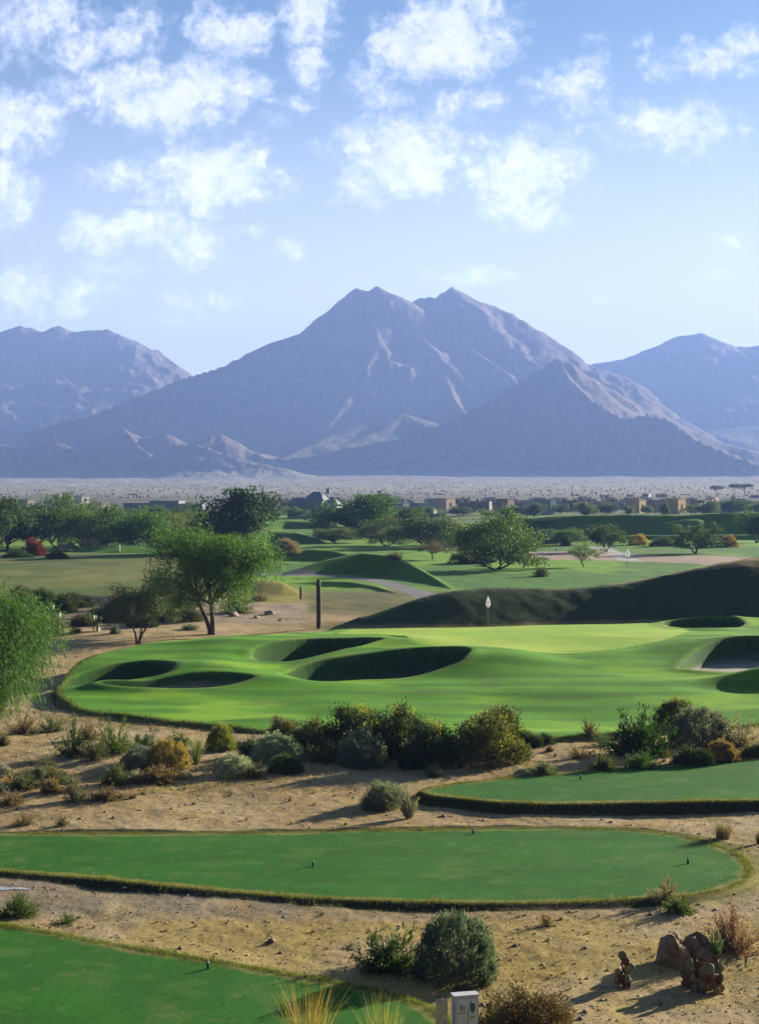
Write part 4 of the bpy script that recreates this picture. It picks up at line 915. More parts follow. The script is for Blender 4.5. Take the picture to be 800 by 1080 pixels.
for px, py, w, h, kd, col, lab, nm in [
 (36, 586, 26, 18, 'dome', (.15, .03, .018), 'red flowering bush among dark trees', 'flowering_bush'),
 (18, 588, 30, 9, 'dome', DK, 'dark hedge-like bush behind the white flag', 'desert_bush'), (60, 589, 26, 9, 'dome', DK, 'dark bush below the red flowering one', 'desert_bush'),
 (302, 583, 34, 16, 'ball', (.27, .22, .17), 'pale grey-brown bush mound between two green hills', 'dry_bush'),
 (414, 590, 26, 9, 'loose', (.24, .19, .12), 'low dry brush along the mound crest', 'dry_bush'),
 (495, 594, 40, 14, 'dome', (.06, .06, .04), 'dark low brush under the course trees', 'dry_bush'), (672, 575, 22, 12, 'ball', (.40, .28, .06), 'golden bush in front of the long shaded bank', 'dry_bush'),
 (768, 577, 18, 13, 'ball', (.30, .19, .07), 'tan bush near the edge of the long shaded bank', 'dry_bush'), (698, 576, 30, 10, 'dome', (.06, .10, .04), 'low green bush beside the golden one', 'desert_bush'),
 (752, 577, 26, 12, 'dome', (.05, .09, .04), 'low green bush beside the tan one', 'desert_bush'), (596, 576, 12, 12, 'dome', (.05, .09, .03), 'small green bush on the far fairway by the cart', 'desert_bush'),
 (570, 608, 20, 14, 'loose', OL, 'small olive bush on the fairway slope by the sparse tree', 'desert_bush')]:
    loc = at(px, py); s = loc[1] / F; plant(kd, nm, loc, w * s * .5, h * s, col, lab, 'bush')
# ------------------------------------------------------------------ vector look-ups on the terrain grid
def cell(x, y):
    r = np.clip(np.searchsorted(ROW, y) - 1, 0, NR - 2); c = np.clip(np.searchsorted(TCOL, x / np.maximum(y, 14)) - 1, 0, NC - 2); return r, c
def gzv(x, y):
    r, c = cell(x, y); tt = x / np.maximum(y, 14)
    a = (y - ROW[r]) / (ROW[r + 1] - ROW[r]); b = (tt - TCOL[c]) / (TCOL[c + 1] - TCOL[c])
    return (H[r, c] * (1 - b) + H[r, c + 1] * b) * (1 - a) + (H[r + 1, c] * (1 - b) + H[r + 1, c + 1] * b) * a
def blades_at(x, y, h, w, rs, lean=.4):
    n = len(x); z = gzv(x, y) - .01; a = rs.uniform(0, 6.283, n); L = rs.uniform(0, lean, n) * h
    sx, sy = np.cos(a + 1.3) * w, np.sin(a + 1.3) * w
    V = np.stack([np.stack([x - sx, y - sy, z], -1), np.stack([x + sx, y + sy, z], -1), np.stack([x + np.cos(a) * L, y + np.sin(a) * L, z + h], -1)], 1)
    return V.reshape(-1, 3), np.arange(n * 3).reshape(n, 3)
rs = np.random.RandomState(77)
# long grass round the tees and along the fairway bank
def fringe(P, n, spread, lo_d=27, hi_d=95, hgt=(.05, .13), w=.012, clump=True):
    seg = np.roll(P, -1, 0) - P; L = np.hypot(seg[:, 0], seg[:, 1]); mid = P[:, 1] + seg[:, 1] / 2
    wt = L * ((mid > lo_d) & (mid < hi_d)); wt = wt / wt.sum(); k = rs.choice(len(P), n, p=wt); u_ = rs.uniform(0, 1, (n, 1))
    q = P[k] + seg[k] * u_ + rs.normal(0, spread, (n, 2))
    cl = fbm(q[:, 0] / .8, q[:, 1] / .8, 2, 5) if clump else .5
    return q[:, 0], q[:, 1], rs.uniform(*hgt, n) * (.5 + cl), np.full(n, w)
m_straw = leaf_mat('straw', .3, .7, .4)
for nm, P, n, sp_, col, hg, w_ in (('rough_grass', TEE1, 14000, .10, (.15, .18, .035), (.04, .10), .008), ('rough_grass', TEE2, 20000, .09, (.17, .18, .035), (.03, .08), .009),
                          ('rough_grass', TEE3, 12000, .08, (.19, .19, .045), (.04, .09), .010), ('rough_grass', FAIR, 22000, .16, (.11, .15, .035), (.06, .14), .014)):
    x, y, h, w = fringe(P, n, sp_, hgt=hg, w=w_); V_, Q_ = blades_at(x, y, h, w, rs)
    x2, y2, h2, w2 = fringe(P, 5000, .26, hgt=(.07, .18), w=w_ * 1.1); m_ = fbm(x2 / .6, y2 / .6, 2, 9) > .56; V2, Q2 = blades_at(x2[m_], y2[m_], h2[m_] * .8, w2[m_], rs, .8)
    Q_ = np.concatenate([Q_, Q2 + len(V_)]); V_ = np.concatenate([V_, V2])
    o = link(nm, np_mesh(nm, V_, Q_, m_straw)); o.color = (*col, 1); tag(o, kind='stuff')
# second, wider yellow ring on the far end of the middle tee
def scatter(n, x0, x1, y0, y1, dens=None):
    d = np.exp(rs.uniform(math.log(y0), math.log(y1), n * 3)); x = rs.uniform(x0, x1, n * 3) * d; r, c = cell(x, d)
    ok = (s1[r, c] > .35) & (s2[r, c] > .35) & (s3[r, c] > .4) & (sF[r, c] > .4)
    if dens is not None: ok &= dens(x, d) > rs.uniform(0, 1, len(x))
    x, d = x[ok][:n], d[ok][:n]; return x, d
x, y = scatter(52000, -.27, .27, 26, 62, lambda x, y: sst(.44, .62, fbm(x / 1.7, y / 1.7, 3, 220)) * .9 + .05)
V_, Q_ = blades_at(x, y, rs.uniform(.02, .08, len(x)), np.full(len(x), .009), rs, 1.2)
o = link('dry_grass', np_mesh('dry_grass', V_, Q_, m_straw)); o.color = (.33, .25, .09, 1); tag(o, kind='stuff')
x, y = scatter(26000, -.27, .27, 58, 140, lambda x, y: sst(.45, .65, fbm(x / 2.7, y / 2.7, 3, 320)) * (darkhill[cell(x, y)] < .2) + .04 * (y < 115))
V_, Q_ = blades_at(x, y, rs.uniform(.05, .16, len(x)), np.full(len(x), .02), rs, 1.2)
o = link('dry_grass', np_mesh('dry_grass', V_, Q_, m_straw)); o.color = (.26, .21, .09, 1); tag(o, kind='stuff')
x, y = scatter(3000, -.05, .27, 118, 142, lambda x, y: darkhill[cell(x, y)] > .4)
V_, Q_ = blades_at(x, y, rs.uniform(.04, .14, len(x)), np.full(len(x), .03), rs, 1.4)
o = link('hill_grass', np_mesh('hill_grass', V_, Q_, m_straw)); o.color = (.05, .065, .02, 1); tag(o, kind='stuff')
# pebbles
def blobs(x, y, r_, flat, name, mat, sink=.3):
    n = len(x); z = gzv(x, y); O = np.array([(1, 0, 0), (0, 1, 0), (-1, 0, 0), (0, -1, 0), (0, 0, 1), (.0, 0, -.5)])
    ang = rs.uniform(0, 6.28, n); ca, sa = np.cos(ang), np.sin(ang)
    V_ = np.empty((n, 6, 3)); jit = rs.uniform(.6, 1.3, (n, 6)); rr = r_[:, None] * jit
    ox = O[:, 0][None] * rr; oy = O[:, 1][None] * rr
    V_[:, :, 0] = x[:, None] + ox * ca[:, None] - oy * sa[:, None]; V_[:, :, 1] = y[:, None] + ox * sa[:, None] + oy * ca[:, None]
    V_[:, :, 2] = z[:, None] + O[:, 2][None] * rr * flat + r_[:, None] * (flat * (.5 - sink))
    T = np.array([(0, 1, 4), (1, 2, 4), (2, 3, 4), (3, 0, 4), (1, 0, 5), (2, 1, 5), (3, 2, 5), (0, 3, 5)])
    Q_ = (np.arange(n)[:, None, None] * 6 + T[None]).reshape(-1, 3); return np_mesh(name, V_.reshape(-1, 3), Q_, mat)
def rock_mat(name, a, b):
    m, t, out = new_mat(name); ge = t.node('ShaderNodeNewGeometry'); d = t.node('ShaderNodeBsdfPrincipled'); d.inputs['Roughness'].default_value = .9
    t.link(t.mix(ge.outputs['Random Per Island'], a, b), d.inputs['Base Color']); t.link(d.outputs[0], out.inputs[0]); return m
m_peb = rock_mat('pebbles', (.15, .11, .075, 1), (.42, .34, .25, 1)); m_scr = rock_mat('scrub', (.19, .19, .12, 1), (.30, .28, .2, 1))
x, y = scatter(9000, -.27, .27, 27, 75); o = link('gravel', blobs(x, y, rs.lognormal(-3.9, .55, len(x)), .6, 'gravel', m_peb)); tag(o, kind='stuff')
n = 3500; y = np.exp(rs.uniform(math.log(1000), math.log(3000), n)); x = rs.uniform(-.33, .33, n) * y; r, c = cell(x, y); ok = mid_id[r, c] == 0; x, y = x[ok], y[ok]
o = link('desert_scrub_plain', blobs(x, y, rs.uniform(.6, 1.35, len(x)), .8, 'desert_scrub_plain', m_scr, .1)); tag(o, kind='stuff')

# ------------------------------------------------------------------ cacti
m_pad = leaf_mat('cactus_skin', .0, .6, .15)
def pad_mesh():
    mb = MB(); nu, nv = 14, 8; V = []
    for j in range(nv + 1):
        v_ = -math.pi / 2 + math.pi * j / nv
        for i in range(nu):
            a = 2 * math.pi * i / nu; x_ = math.cos(a) * math.cos(v_); z_ = math.sin(a) * math.cos(v_)
            V.append((x_ * .42 * (1 + .18 * z_), math.sin(v_) * .085, .5 + z_ * .5))
    Q_ = [(j * nu + i, j * nu + (i + 1) % nu, (j + 1) * nu + (i + 1) % nu, (j + 1) * nu + i) for j in range(nv) for i in range(nu)]
    return np_mesh('pad', V, np.array(Q_), m_pad, True)
PAD = pad_mesh()
def prickly_pear(loc, rad, h, npad, cols, label, group=None, seed=1, size=.3):
    pr = random.Random(seed); root = empty('prickly_pear', loc, 0); tag(root, label, 'cactus', group); tips = []
    nb = max(3, npad // (4 if npad < 60 else 3))
    for k in range(npad):
        if k < (nb if npad < 25 else npad // 2) or not tips:
            a = pr.uniform(0, 6.28); r_ = rad * .55 * math.sqrt(pr.random()); p = Vector((math.cos(a) * r_, math.sin(a) * r_, -.03 + pr.uniform(0, .42) * h * (1 - r_ / rad) * (npad > 25))); tilt = pr.uniform(-.25, .25)
        else: p, tilt = tips[pr.randrange(len(tips))]; p = p.copy(); tilt = tilt + pr.uniform(-.7, .7)
        s = size * pr.uniform(.75, 1.15)
        if p.z + s * .9 > h * 1.02: s = max((h - p.z) / .95, size * .35); 
        o = link('pad', PAD, root); e = Euler((pr.uniform(-.35, .35), tilt, pr.uniform(0, 6.28)), 'XYZ'); o.rotation_euler = e; o.location = p; o.scale = (s, s, s)
        o.color = (*[c * pr.uniform(.85, 1.15) for c in cols[pr.randrange(len(cols))]], 1)
        q = e.to_matrix() @ Vector((pr.uniform(-.12, .12) * s, 0, s * .88)) + p
        if q.z < h * .8 and abs(q.x) < rad and abs(q.y) < rad: tips.append((q, tilt * .6))
    return root
GP = (.12, .15, .085); RP = (.11, .05, .035); TP = (.22, .17, .10)
l = at(656, 1041); prickly_pear(l, .30, 1.0, 36, [GP, GP, RP, RP, TP], 'small upright prickly pear with dried red pads alone on the sand', None, 3, .21)
l = at(742, 1043); prickly_pear(l, .80, 1.05, 98, [GP, GP, GP, RP, RP, TP], 'large sprawling prickly pear with green and dried red pads', None, 8, .23)
l = at(58, 656); prickly_pear(l, .9, 1.5, 16, [GP, (.25, .28, .18)], 'pale prickly pear clump glinting on the shaded bank', 'prickly pears on the shaded bank', 12, .5)
l = at(102, 666); prickly_pear(l, 1.1, 1.3, 18, [GP, (.25, .28, .18)], 'wide prickly pear clump beside the small mesquite trunk', 'prickly pears on the shaded bank', 15, .5)
m_rock = simple('boulder_rock', (.21, .135, .085), .9, .35, 5, bump=.6)
def boulder(loc, size, label, seed, mat=None, group=None):
    mb = MB(); nu, nv = 18, 10; rr = random.Random(seed); ph = [rr.uniform(0, 6) for _ in range(6)]; V_ = []
    for j in range(nv + 1):
        v_ = -math.pi / 2 + math.pi * j / nv
        for i in range(nu):
            a = 2 * math.pi * i / nu; k = 1 + .14 * math.sin(2 * a + ph[0] + 2 * v_) + .09 * math.sin(3 * a + ph[1] - v_ * 3) + .05 * math.sin(5 * a + ph[2] + v_ * 4)
            V_.append((math.cos(a) * math.cos(v_) * k * size[0], math.sin(a) * math.cos(v_) * k * size[1], (math.sin(v_) * .8 + .35) * size[2] * k))
    Q_ = [(j * nu + i, j * nu + (i + 1) % nu, (j + 1) * nu + (i + 1) % nu, (j + 1) * nu + i) for j in range(nv) for i in range(nu)]
    o = link('boulder', np_mesh('boulder', V_, np.array(Q_), mat or m_rock, True)); o.location = loc; o.rotation_euler.z = rr.uniform(0, 6); tag(o, label, 'rock', group); return o
l = at(713, 1024); boulder((l[0], l[1] + .5, l[2]), (.36, .4, .62), 'tall brown rounded boulder behind the large prickly pear', 4)
l = at(736, 1016); boulder((l[0], l[1] + .35, l[2]), (.5, .4, .5), 'wide brown rock half hidden behind the pads of the large prickly pear', 9)
for i, (px, py, w) in enumerate([(284, 648, 10), (270, 652, 7), (246, 650, 12), (296, 655, 6)]):
    l = at(px, py); s = l[1] / F * w * .5; boulder(l, (s, s, s * .7), ['tan rock on the pale sand slope, middle of the slope', 'small tan rock low on the pale sand slope', 'large tan rock near the forked mesquite trunk', 'smallest rock at the foot of the saguaro slope'][i], 20 + i, simple('tan_rock_%d' % i, (.34, .27, .19), .9, .3, 4, bump=.5))
# saguaros
m_sag = simple('saguaro_skin', (.085, .085, .055), .8, .3, 3, bump=.4)
def saguaro(px, py, w, h, label):
    l = at(px, py); s = l[1] / F; R_ = w * s * .5; Hh = h * s; nu = 24; V_ = []; prof = [(0, .82), (.1, .95), (.5, 1.0), (.85, .92), (.95, .78), (.985, .5), (1.0, .12)]
    for z_, r_ in prof:
        for i in range(nu): a = 2 * math.pi * i / nu; k = R_ * r_ * (1 if i % 2 else .84); V_.append((math.cos(a) * k + .015 * math.sin(z_ * 5), math.sin(a) * k, z_ * Hh))
    Q_ = [(j * nu + i, j * nu + (i + 1) % nu, (j + 1) * nu + (i + 1) % nu, (j + 1) * nu + i) for j in range(len(prof) - 1) for i in range(nu)]
    o = link('saguaro', np_mesh('saguaro', V_, np.array(Q_), m_sag)); o.location = l; tag(o, label, 'cactus'); return o
saguaro(336, 663, 5.6, 53, 'tall bare armless saguaro column between wash and green'); saguaro(317, 632, 2.6, 14, 'short thin saguaro behind the tall armless one')

# ------------------------------------------------------------------ flags, markers, sign, post
m_white = simple('white_cloth', (.80, .80, .80), .7, .04); m_cloth, _t, _o = new_mat('flag_cloth'); _d = _t.node('ShaderNodeBsdfDiffuse'); _r = _t.node('ShaderNodeBsdfTranslucent'); _d.inputs[0].default_value = _r.inputs[0].default_value = (.85, .85, .85, 1); _m = _t.node('ShaderNodeMixShader'); _t.link(_d.outputs[0], _m.inputs[1]); _t.link(_r.outputs[0], _m.inputs[2]); _t.link(_m.outputs[0], _o.inputs[0]); m_pole = simple('pole_paint', (.35, .40, .33), .5, .1); m_dark = simple('dark_print', (.03, .03, .035), .6, .1)
m_ylw = simple('yellow_cloth', (.75, .75, .35), .7, .05)
def flagstick(px, py, hpx, label, dist=None, cloth=None, mark=False, fl=.45, fw=.36):
    l = at(px, py, 0) if not dist else ((px - CX) / F * dist, dist, gz((px - CX) / F * dist, dist))
    Hh = hpx * l[1] / F; root = empty('golf_flag', l, 0); tag(root, label, 'flag')
    p = MB(); p.tube([(0, 0, -.1), (0, 0, Hh)], .017 if l[1] < 200 else .035, 8); p.build('pole', m_pole, root)
    c_ = MB(); c_.tube([(0, 0, -.02), (0, 0, .012)], .06, 12); c_.build('cup', m_white, root)
    n_ = 7; V_ = []; Fh = Hh * fl; W_ = fw * Hh * .5   # hanging cloth gathered in folds, widest low down
    rows = 9
    for y_ in (-.012, .012):
        for j in range(rows + 1):
            v_ = j / rows; wd_ = W_ * (math.sin(min(v_ * 1.25, 1) * math.pi * .5) if v_ < .75 else (1 - (v_ - .75) / .25 * .75))
            for i in range(n_ + 1): u_ = i / n_ - .42; V_.append((u_ * wd_ + .01, y_ + .05 * math.sin(i * 1.9 + v_ * 2) * Hh * .3 * v_, Hh - Fh * v_))
    N_ = (n_ + 1) * (rows + 1); Q_ = []
    for j in range(rows):
        for i in range(n_): a = j * (n_ + 1) + i; Q_.append((a, a + n_ + 1, a + n_ + 2, a + 1)); Q_.append((a + N_, a + N_ + 1, a + N_ + n_ + 2, a + N_ + n_ + 1))
    f = link('flag_cloth', np_mesh('flag_cloth', V_, np.array(Q_), cloth or m_cloth, True), root); f.color = (.9, .9, .9, 1)
    if mark:
        q = MB(); q.tube([(.03, -.075, Hh - Fh * .52), (.055, -.085, Hh - Fh * .46), (.07, -.085, Hh - Fh * .56), (.045, -.085, Hh - Fh * .66), (.045, -.085, Hh - Fh * .72)], .014, 6); q.build('emblem', m_dark, f)
    return root
flagstick(514, 656.5, 28, 'white hole flag with small dark mark hanging on the green', mark=True)
flagstick(661, 613, 19, 'pale yellow flag on the fairway behind the dark hill', 214, m_cloth, fl=.5, fw=.55)
flagstick(458.5, 552, 14, 'tiny distant white flag in front of the houses', 470, m_cloth, fl=.4, fw=.55)
flagstick(27, 585, 13, 'distant white flag before the dark tree belt', 245, m_cloth, fl=.6, fw=.55)
m_mark = simple('marker_paint', (.05, .09, .05), .5, .1); m_mtop = simple('marker_cap', (.42, .47, .40), .5, .1)
for px, py, lab in ((219.5, 1022, 'small dark tee marker on the near tee'), (725, 911, 'small tee marker at the rounded end of the middle tee'), (330, 914, 'small flat tee marker in the middle of the middle tee'), (499, 879.5, 'tiny tee marker by the back edge of the middle tee'), (612, 822, 'small tee marker on the upper tee')):
    l = at(px, py, 0); root = empty('tee_marker', l, .4); tag(root, lab, 'marker', 'tee markers')
    b_ = MB(); b_.tube([(0, 0, -.02), (0, 0, .05), (0, 0, .12), (0, 0, .16)], [.035, .04, .034, .02], 12); b_.build('body', m_mark, root)
    b_ = MB(); b_.tube([(0, 0, .155), (0, 0, .175), (0, 0, .185)], [.03, .026, .01], 12); b_.build('cap', m_mtop, root)
# stone tee sign
m_stone = simple('pale_stone', (.56, .54, .56), .7, .08, 6, bump=.15); m_side = simple('sign_side', (.30, .31, .38), .7, .1, 6)
m_face = simple('sign_face', (.74, .73, .70), .6, .05); m_lil = simple('lilac_print', (.36, .33, .52), .6, .05); m_olv = simple('olive_print', (.5, .48, .12), .6, .05); m_line = simple('brown_print', (.25, .17, .10), .6, .05)
d0 = 32.3; x0 = (490 - CX) / F * d0; g0 = gz(x0, d0); topz = CZ - (1049 - HZ) * d0 / F; hh = topz - g0
root = empty('tee_sign', (x0, d0, g0), R(14)); tag(root, 'pale stone tee sign with printed plate and dark emblem beside the wooden post', 'sign')
b_ = MB(); b_.box((0, 0, hh / 2 - .05), (.50, .22, hh + .1)); b_.build('pillar', m_stone, root)
b_ = MB(); b_.box((-.252, 0, hh / 2 - .05), (.006, .20, hh + .06)); b_.build('side_panel', m_side, root)
b_ = MB(); b_.box((0, 0, hh + .012), (.53, .25, .024)); b_.build('top_cap', m_stone, root)
b_ = MB(); b_.box((.01, -.114, hh * .5), (.42, .010, hh * .88)); face = b_.build('plate', m_face, root)
b_ = MB(); 
for k, (bx_, w_) in enumerate(((-.145, .018), (-.10, .05), (-.04, .03))): b_.box((bx_, -.122, hh - .20 - .02 * k), (w_, .006, .13 - .02 * k))
b_.build('lettering', m_lil, face)
b_ = MB()
for k in range(4): b_.box((-.15 + k * .045, -.122, hh - .33), (.03, .006, .035))
b_.box((.12, -.122, hh - .42), (.10, .006, .05)); b_.build('lettering', m_olv, face)
b_ = MB(); b_.box((.03, -.122, hh * .45), (.012, .006, hh * .7)); b_.build('divider', m_line, face)
b_ = MB(); P_ = [(math.cos(a) * .055 * (1 + .3 * math.sin(a)), math.sin(a) * .10) for a in [2 * math.pi * i / 18 for i in range(18)]]
b_.add([(.12 + p[0], -.119, hh - .24 + p[1]) for p in P_] + [(.12 + p[0], -.126, hh - .24 + p[1]) for p in P_], [tuple(range(18, 36))[::-1], tuple(range(18))] + [(i, (i + 1) % 18, 18 + (i + 1) % 18, 18 + i) for i in range(18)])
b_.box((.085, -.122, hh - .14), (.02, .008, .09), ry=.35); b_.build('emblem', simple('emblem_print', (.10, .13, .11), .6, .2), face)
# wooden post with a split top
m_wood = simple('weathered_wood', (.60, .50, .34), .85, .25, 10, bump=.4)
x0 = (465 - CX) / F * 32.2; g0 = gz(x0, 32.2); tz = CZ - (1054 - HZ) * 32.2 / F - g0
root = empty('wooden_post', (x0, 32.2, g0), R(-22)); tag(root, 'thick weathered wooden post with jagged top beside the tee sign', 'post')
b_ = MB(); n_ = 12; V_ = []; pr = random.Random(3)
for z_ in (-.15, tz * .5, tz - .05):
    for i in range(n_): a = 2 * math.pi * i / n_; V_.append((math.cos(a) * .125 * (1 + .06 * math.sin(3 * a)), math.sin(a) * .11, z_))
for i in range(n_): a = 2 * math.pi * i / n_; V_.append((math.cos(a) * .12, math.sin(a) * .105, tz + pr.uniform(-.03, .03) - .02))
V_.append((.02, 0, tz + .02)); Q_ = [(j * n_ + i, j * n_ + (i + 1) % n_, (j + 1) * n_ + (i + 1) % n_, (j + 1) * n_ + i) for j in range(3) for i in range(n_)] + [(3 * n_ + i, 3 * n_ + (i + 1) % n_, 4 * n_) for i in range(n_)]
b_.add(V_, Q_); b_.build('log', m_wood, root)
b_ = MB(); b_.tube([(.12, -.02, -.1), (.15, -.03, tz * .35), (.115, -.03, tz * .62)], [.03, .028, .012], 6); b_.build('splinter', m_wood, root)
# puddle
mw, t, out = new_mat('puddle_water'); d = t.node('ShaderNodeBsdfPrincipled'); d.inputs['Base Color'].default_value = (.5, .52, .56, 1); d.inputs['Roughness'].default_value = .04; d.inputs['IOR'].default_value = 1.33
d.inputs['Specular IOR Level'].default_value = .9; t.link(d.outputs[0], out.inputs[0])
lz = float(np.mean([gz(*PUDDLE[i]) for i in range(len(PUDDLE))])) + .006
o = link('puddle', np_mesh('puddle', [(p[0], p[1], lz) for p in PUDDLE], np.arange(len(PUDDLE))[None], mw)); tag(o, kind='structure')

# golf cart, side on
l = at(581, 573.5); root = empty('golf_cart', l, R(4)); tag(root, 'dark roofed golf cart parked on the distant fairway', 'golf cart')
m_cart = simple('cart_paint', (.03, .035, .035), .5, .1); m_tyre = simple('tyre_rubber', (.02, .02, .02), .9, .1); m_seat = simple('cart_seat', (.10, .09, .08), .8, .1); m_cw = simple('cart_white', (.7, .7, .68), .5, .05)
b_ = MB(); b_.box((0, 0, .42), (2.4, 1.15, .22)); b_.box((-.95, 0, .62), (.55, 1.1, .36), taper=.85); b_.box((.85, 0, .68), (.7, 1.15, .42)); b_.build('body', m_cart, root)
b_ = MB(); b_.box((.22, 0, .72), (.5, 1.0, .14)); b_.box((.5, 0, .98), (.12, 1.0, .5), ry=.12); b_.build('seat', m_seat, root)
b_ = MB(); b_.box((.02, 0, 1.86), (1.9, 1.2, .07), taper=.93); b_.build('roof', m_cart, root)
for sx, sy in ((-.78, -.5), (-.78, .5), (.8, -.5), (.8, .5)): b_ = MB(); b_.tube([(sx * 1.02, sy, .55), (sx * .95, sy, 1.84)], .03, 6); b_.build('roof_post', m_cart, root)
for sx, sy in ((-.8, -.55), (-.8, .55), (.8, -.55), (.8, .55)):
    b_ = MB(); b_.tube([(sx, sy - .09, .24), (sx, sy + .09, .24)], .24, 14); w_ = b_.build('wheel', m_tyre, root); b_ = MB(); b_.tube([(sx, sy - .10, .24), (sx, sy + .10, .24)], .12, 10); b_.build('rim', m_cw, w_)
for sy in (-.28, .28): b_ = MB(); b_.tube([(1.28, sy, .5), (1.36, sy, 1.45)], [.14, .16], 10); b_.build('golf_bag', m_cw if sy < 0 else m_cart, root)
# small things on the far fairways
def stake(px, py, hpx, wpx, dist, mat, label, nm='white_stake', cat='stake', group=None):
    x_ = (px - CX) / F * dist; g_ = gz(x_, dist); s = dist / F; root = empty(nm, (x_, dist, g_)); tag(root, label, cat, group)
    b_ = MB(); b_.box((0, 0, hpx * s * .5 - .1), (wpx * s, wpx * s * .6, hpx * s + .2), taper=.9); b_.build('shaft', mat, root)
    b_ = MB(); b_.box((0, 0, hpx * s + .02), (wpx * s * 1.25, wpx * s * .8, .06)); b_.build('cap', mat, root)
m_wp = simple('white_paint', (.75, .75, .72), .6, .05); m_tan = simple('tan_paint', (.48, .36, .2), .7, .1)
stake(784.5, 541, 4.5, .9, 333, m_wp, 'thin white stake on the long bank crest, nearer the lone tree', group='white stakes on the long bank')
stake(793, 541, 5.5, .9, 333, m_wp, 'thin white stake on the long bank crest by the cut-off tree', group='white stakes on the long bank')
stake(586, 584, 2.4, 2.2, 262, m_wp, 'small white block beside the pinkish desert strip', 'yardage_block', 'marker')
stake(125.5, 586, 6, 2.6, 246, m_wp, 'small pale board below the small green mound', 'notice_board', 'sign')
stake(66, 585, 5, 3, 246, m_tan, 'small tan board in front of the rocky bank', 'notice_board', 'sign')
# rocky bank under the tree belt
for i in range(9):
    px = 58 + i * 5.6; dist = 252 + rnd.uniform(-1, 1); x_ = (px - CX) / F * dist; s_ = rnd.uniform(.5, .8)
    boulder((x_, dist, gz(x_, dist) + (.9 if i % 2 else .4)), (s_ * .8, s_ * .7, s_), 'orange-brown rock of the bank under the tree belt', 40 + i, m_orock if i else globals().setdefault('m_orock', simple('orange_rock', (.40, .24, .12), .9, .3, 2, bump=.5)), 'rocks of the orange bank')

# ------------------------------------------------------------------ houses of the far desert settlement
m_win = simple('window_glass', (.04, .05, .06), .25, .1); m_door = simple('door_wood', (.10, .06, .04), .7, .1)
WALLM = {}
def wall_mat(c):
    k = tuple(c)
    if k not in WALLM: WALLM[k] = simple('stucco_%d' % len(WALLM), c, .9, .08, .6)
    return WALLM[k]
def house(px, top, w, dist, col, label, style='flat', roofc=None, rz=0.0, depth=None, group='houses of the far settlement', seed=0):
    pr = random.Random(int(px * 7) + seed); s = dist / F; x_ = (px - CX) / F * dist; g_ = gz(x_, dist); Hh = CZ - (top - HZ) * s - g_; W_ = w * s; D_ = depth or min(max(W_ * .6, 5), 14)
    root = empty('adobe_house' if style == 'flat' else 'tiled_house', (x_, dist, g_), rz); tag(root, label, 'house', group); wm = wall_mat(col); rm = wall_mat(roofc or [c * .75 for c in col])
    segs = [(-W_ / 2, W_ / 2, 1.0)] if W_ < 6 else ([(-W_ / 2, -W_ * .1, pr.uniform(.72, .9)), (-W_ * .1, W_ / 2, 1.0)] if pr.random() < .5 else [(-W_ / 2, -W_ * .15, .8), (-W_ * .15, W_ * .22, 1.0), (W_ * .22, W_ / 2, .74)])
    if style == 'hip': hb_ = Hh * .66
    for (a, b, k) in segs:
        hh_ = (Hh if style == 'flat' else hb_) * k; dd = D_ * (1 if k == 1 else .86); c_ = (a + b) / 2
        b_ = MB(); b_.box((c_, 0, hh_ / 2 - .5), (b - a - .01, dd, hh_ + 1)); wl = b_.build('wall', wm, root)
        b_ = MB()
        if style == 'flat':
            b_.box((c_, 0, hh_ + .06), (b - a + .25, dd + .25, .22))
        else:
            e = .6; rr = min((b - a) * .3, dd * .45); z1 = hh_; z2 = hh_ + (Hh - hb_) * (1 if k == 1 else .75)
            V_ = [(a - e, -dd / 2 - e, z1), (b + e, -dd / 2 - e, z1), (b + e, dd / 2 + e, z1), (a - e, dd / 2 + e, z1), (a + rr, 0, z2), (b - rr, 0, z2)]
            b_.add(V_, [(0, 1, 5, 4), (1, 2, 5), (2, 3, 4, 5), (3, 0, 4), (3, 2, 1, 0)])
        b_.build('roof', rm, root)
        nw = max(1, int((b - a) / 4.2)); st = 2 if hh_ > 6 else 1
        for f_ in range(st):
            for i in range(nw):
                wx_ = a + (b - a) * (i + .5) / nw; ww = pr.choice([1.0, 1.4, 2.0]); b_ = MB(); zc_ = hh_ / st * (f_ + .52)
                b_.box((wx_, -dd / 2 - .02, zc_), (ww, .06, 1.3)); wi = b_.build('window', m_win, root)
                b_ = MB(); b_.box((wx_, -dd / 2 - .07, zc_ - .72), (ww + .3, .12, .12)); b_.build('sill', rm, wi)
    for k in range(pr.choice([0, 1, 1, 2]) if W_ > 8 else 0):
        cx_ = pr.uniform(-W_ * .4, W_ * .4); b_ = MB(); b_.box((cx_, 1, Hh + .1), (1.1, 1.1, 1.5)); ch = b_.build('chimney', wm, root); b_ = MB(); b_.box((cx_, 1, Hh + .9), (1.35, 1.35, .16)); b_.build('chimney_cap', rm, ch)
    return root
CR = (.66, .55, .40); TA = (.60, .44, .29); GY = (.42, .42, .40); WH = (.75, .71, .63); BL = (.20, .21, .24); GL = (.66, .46, .22)
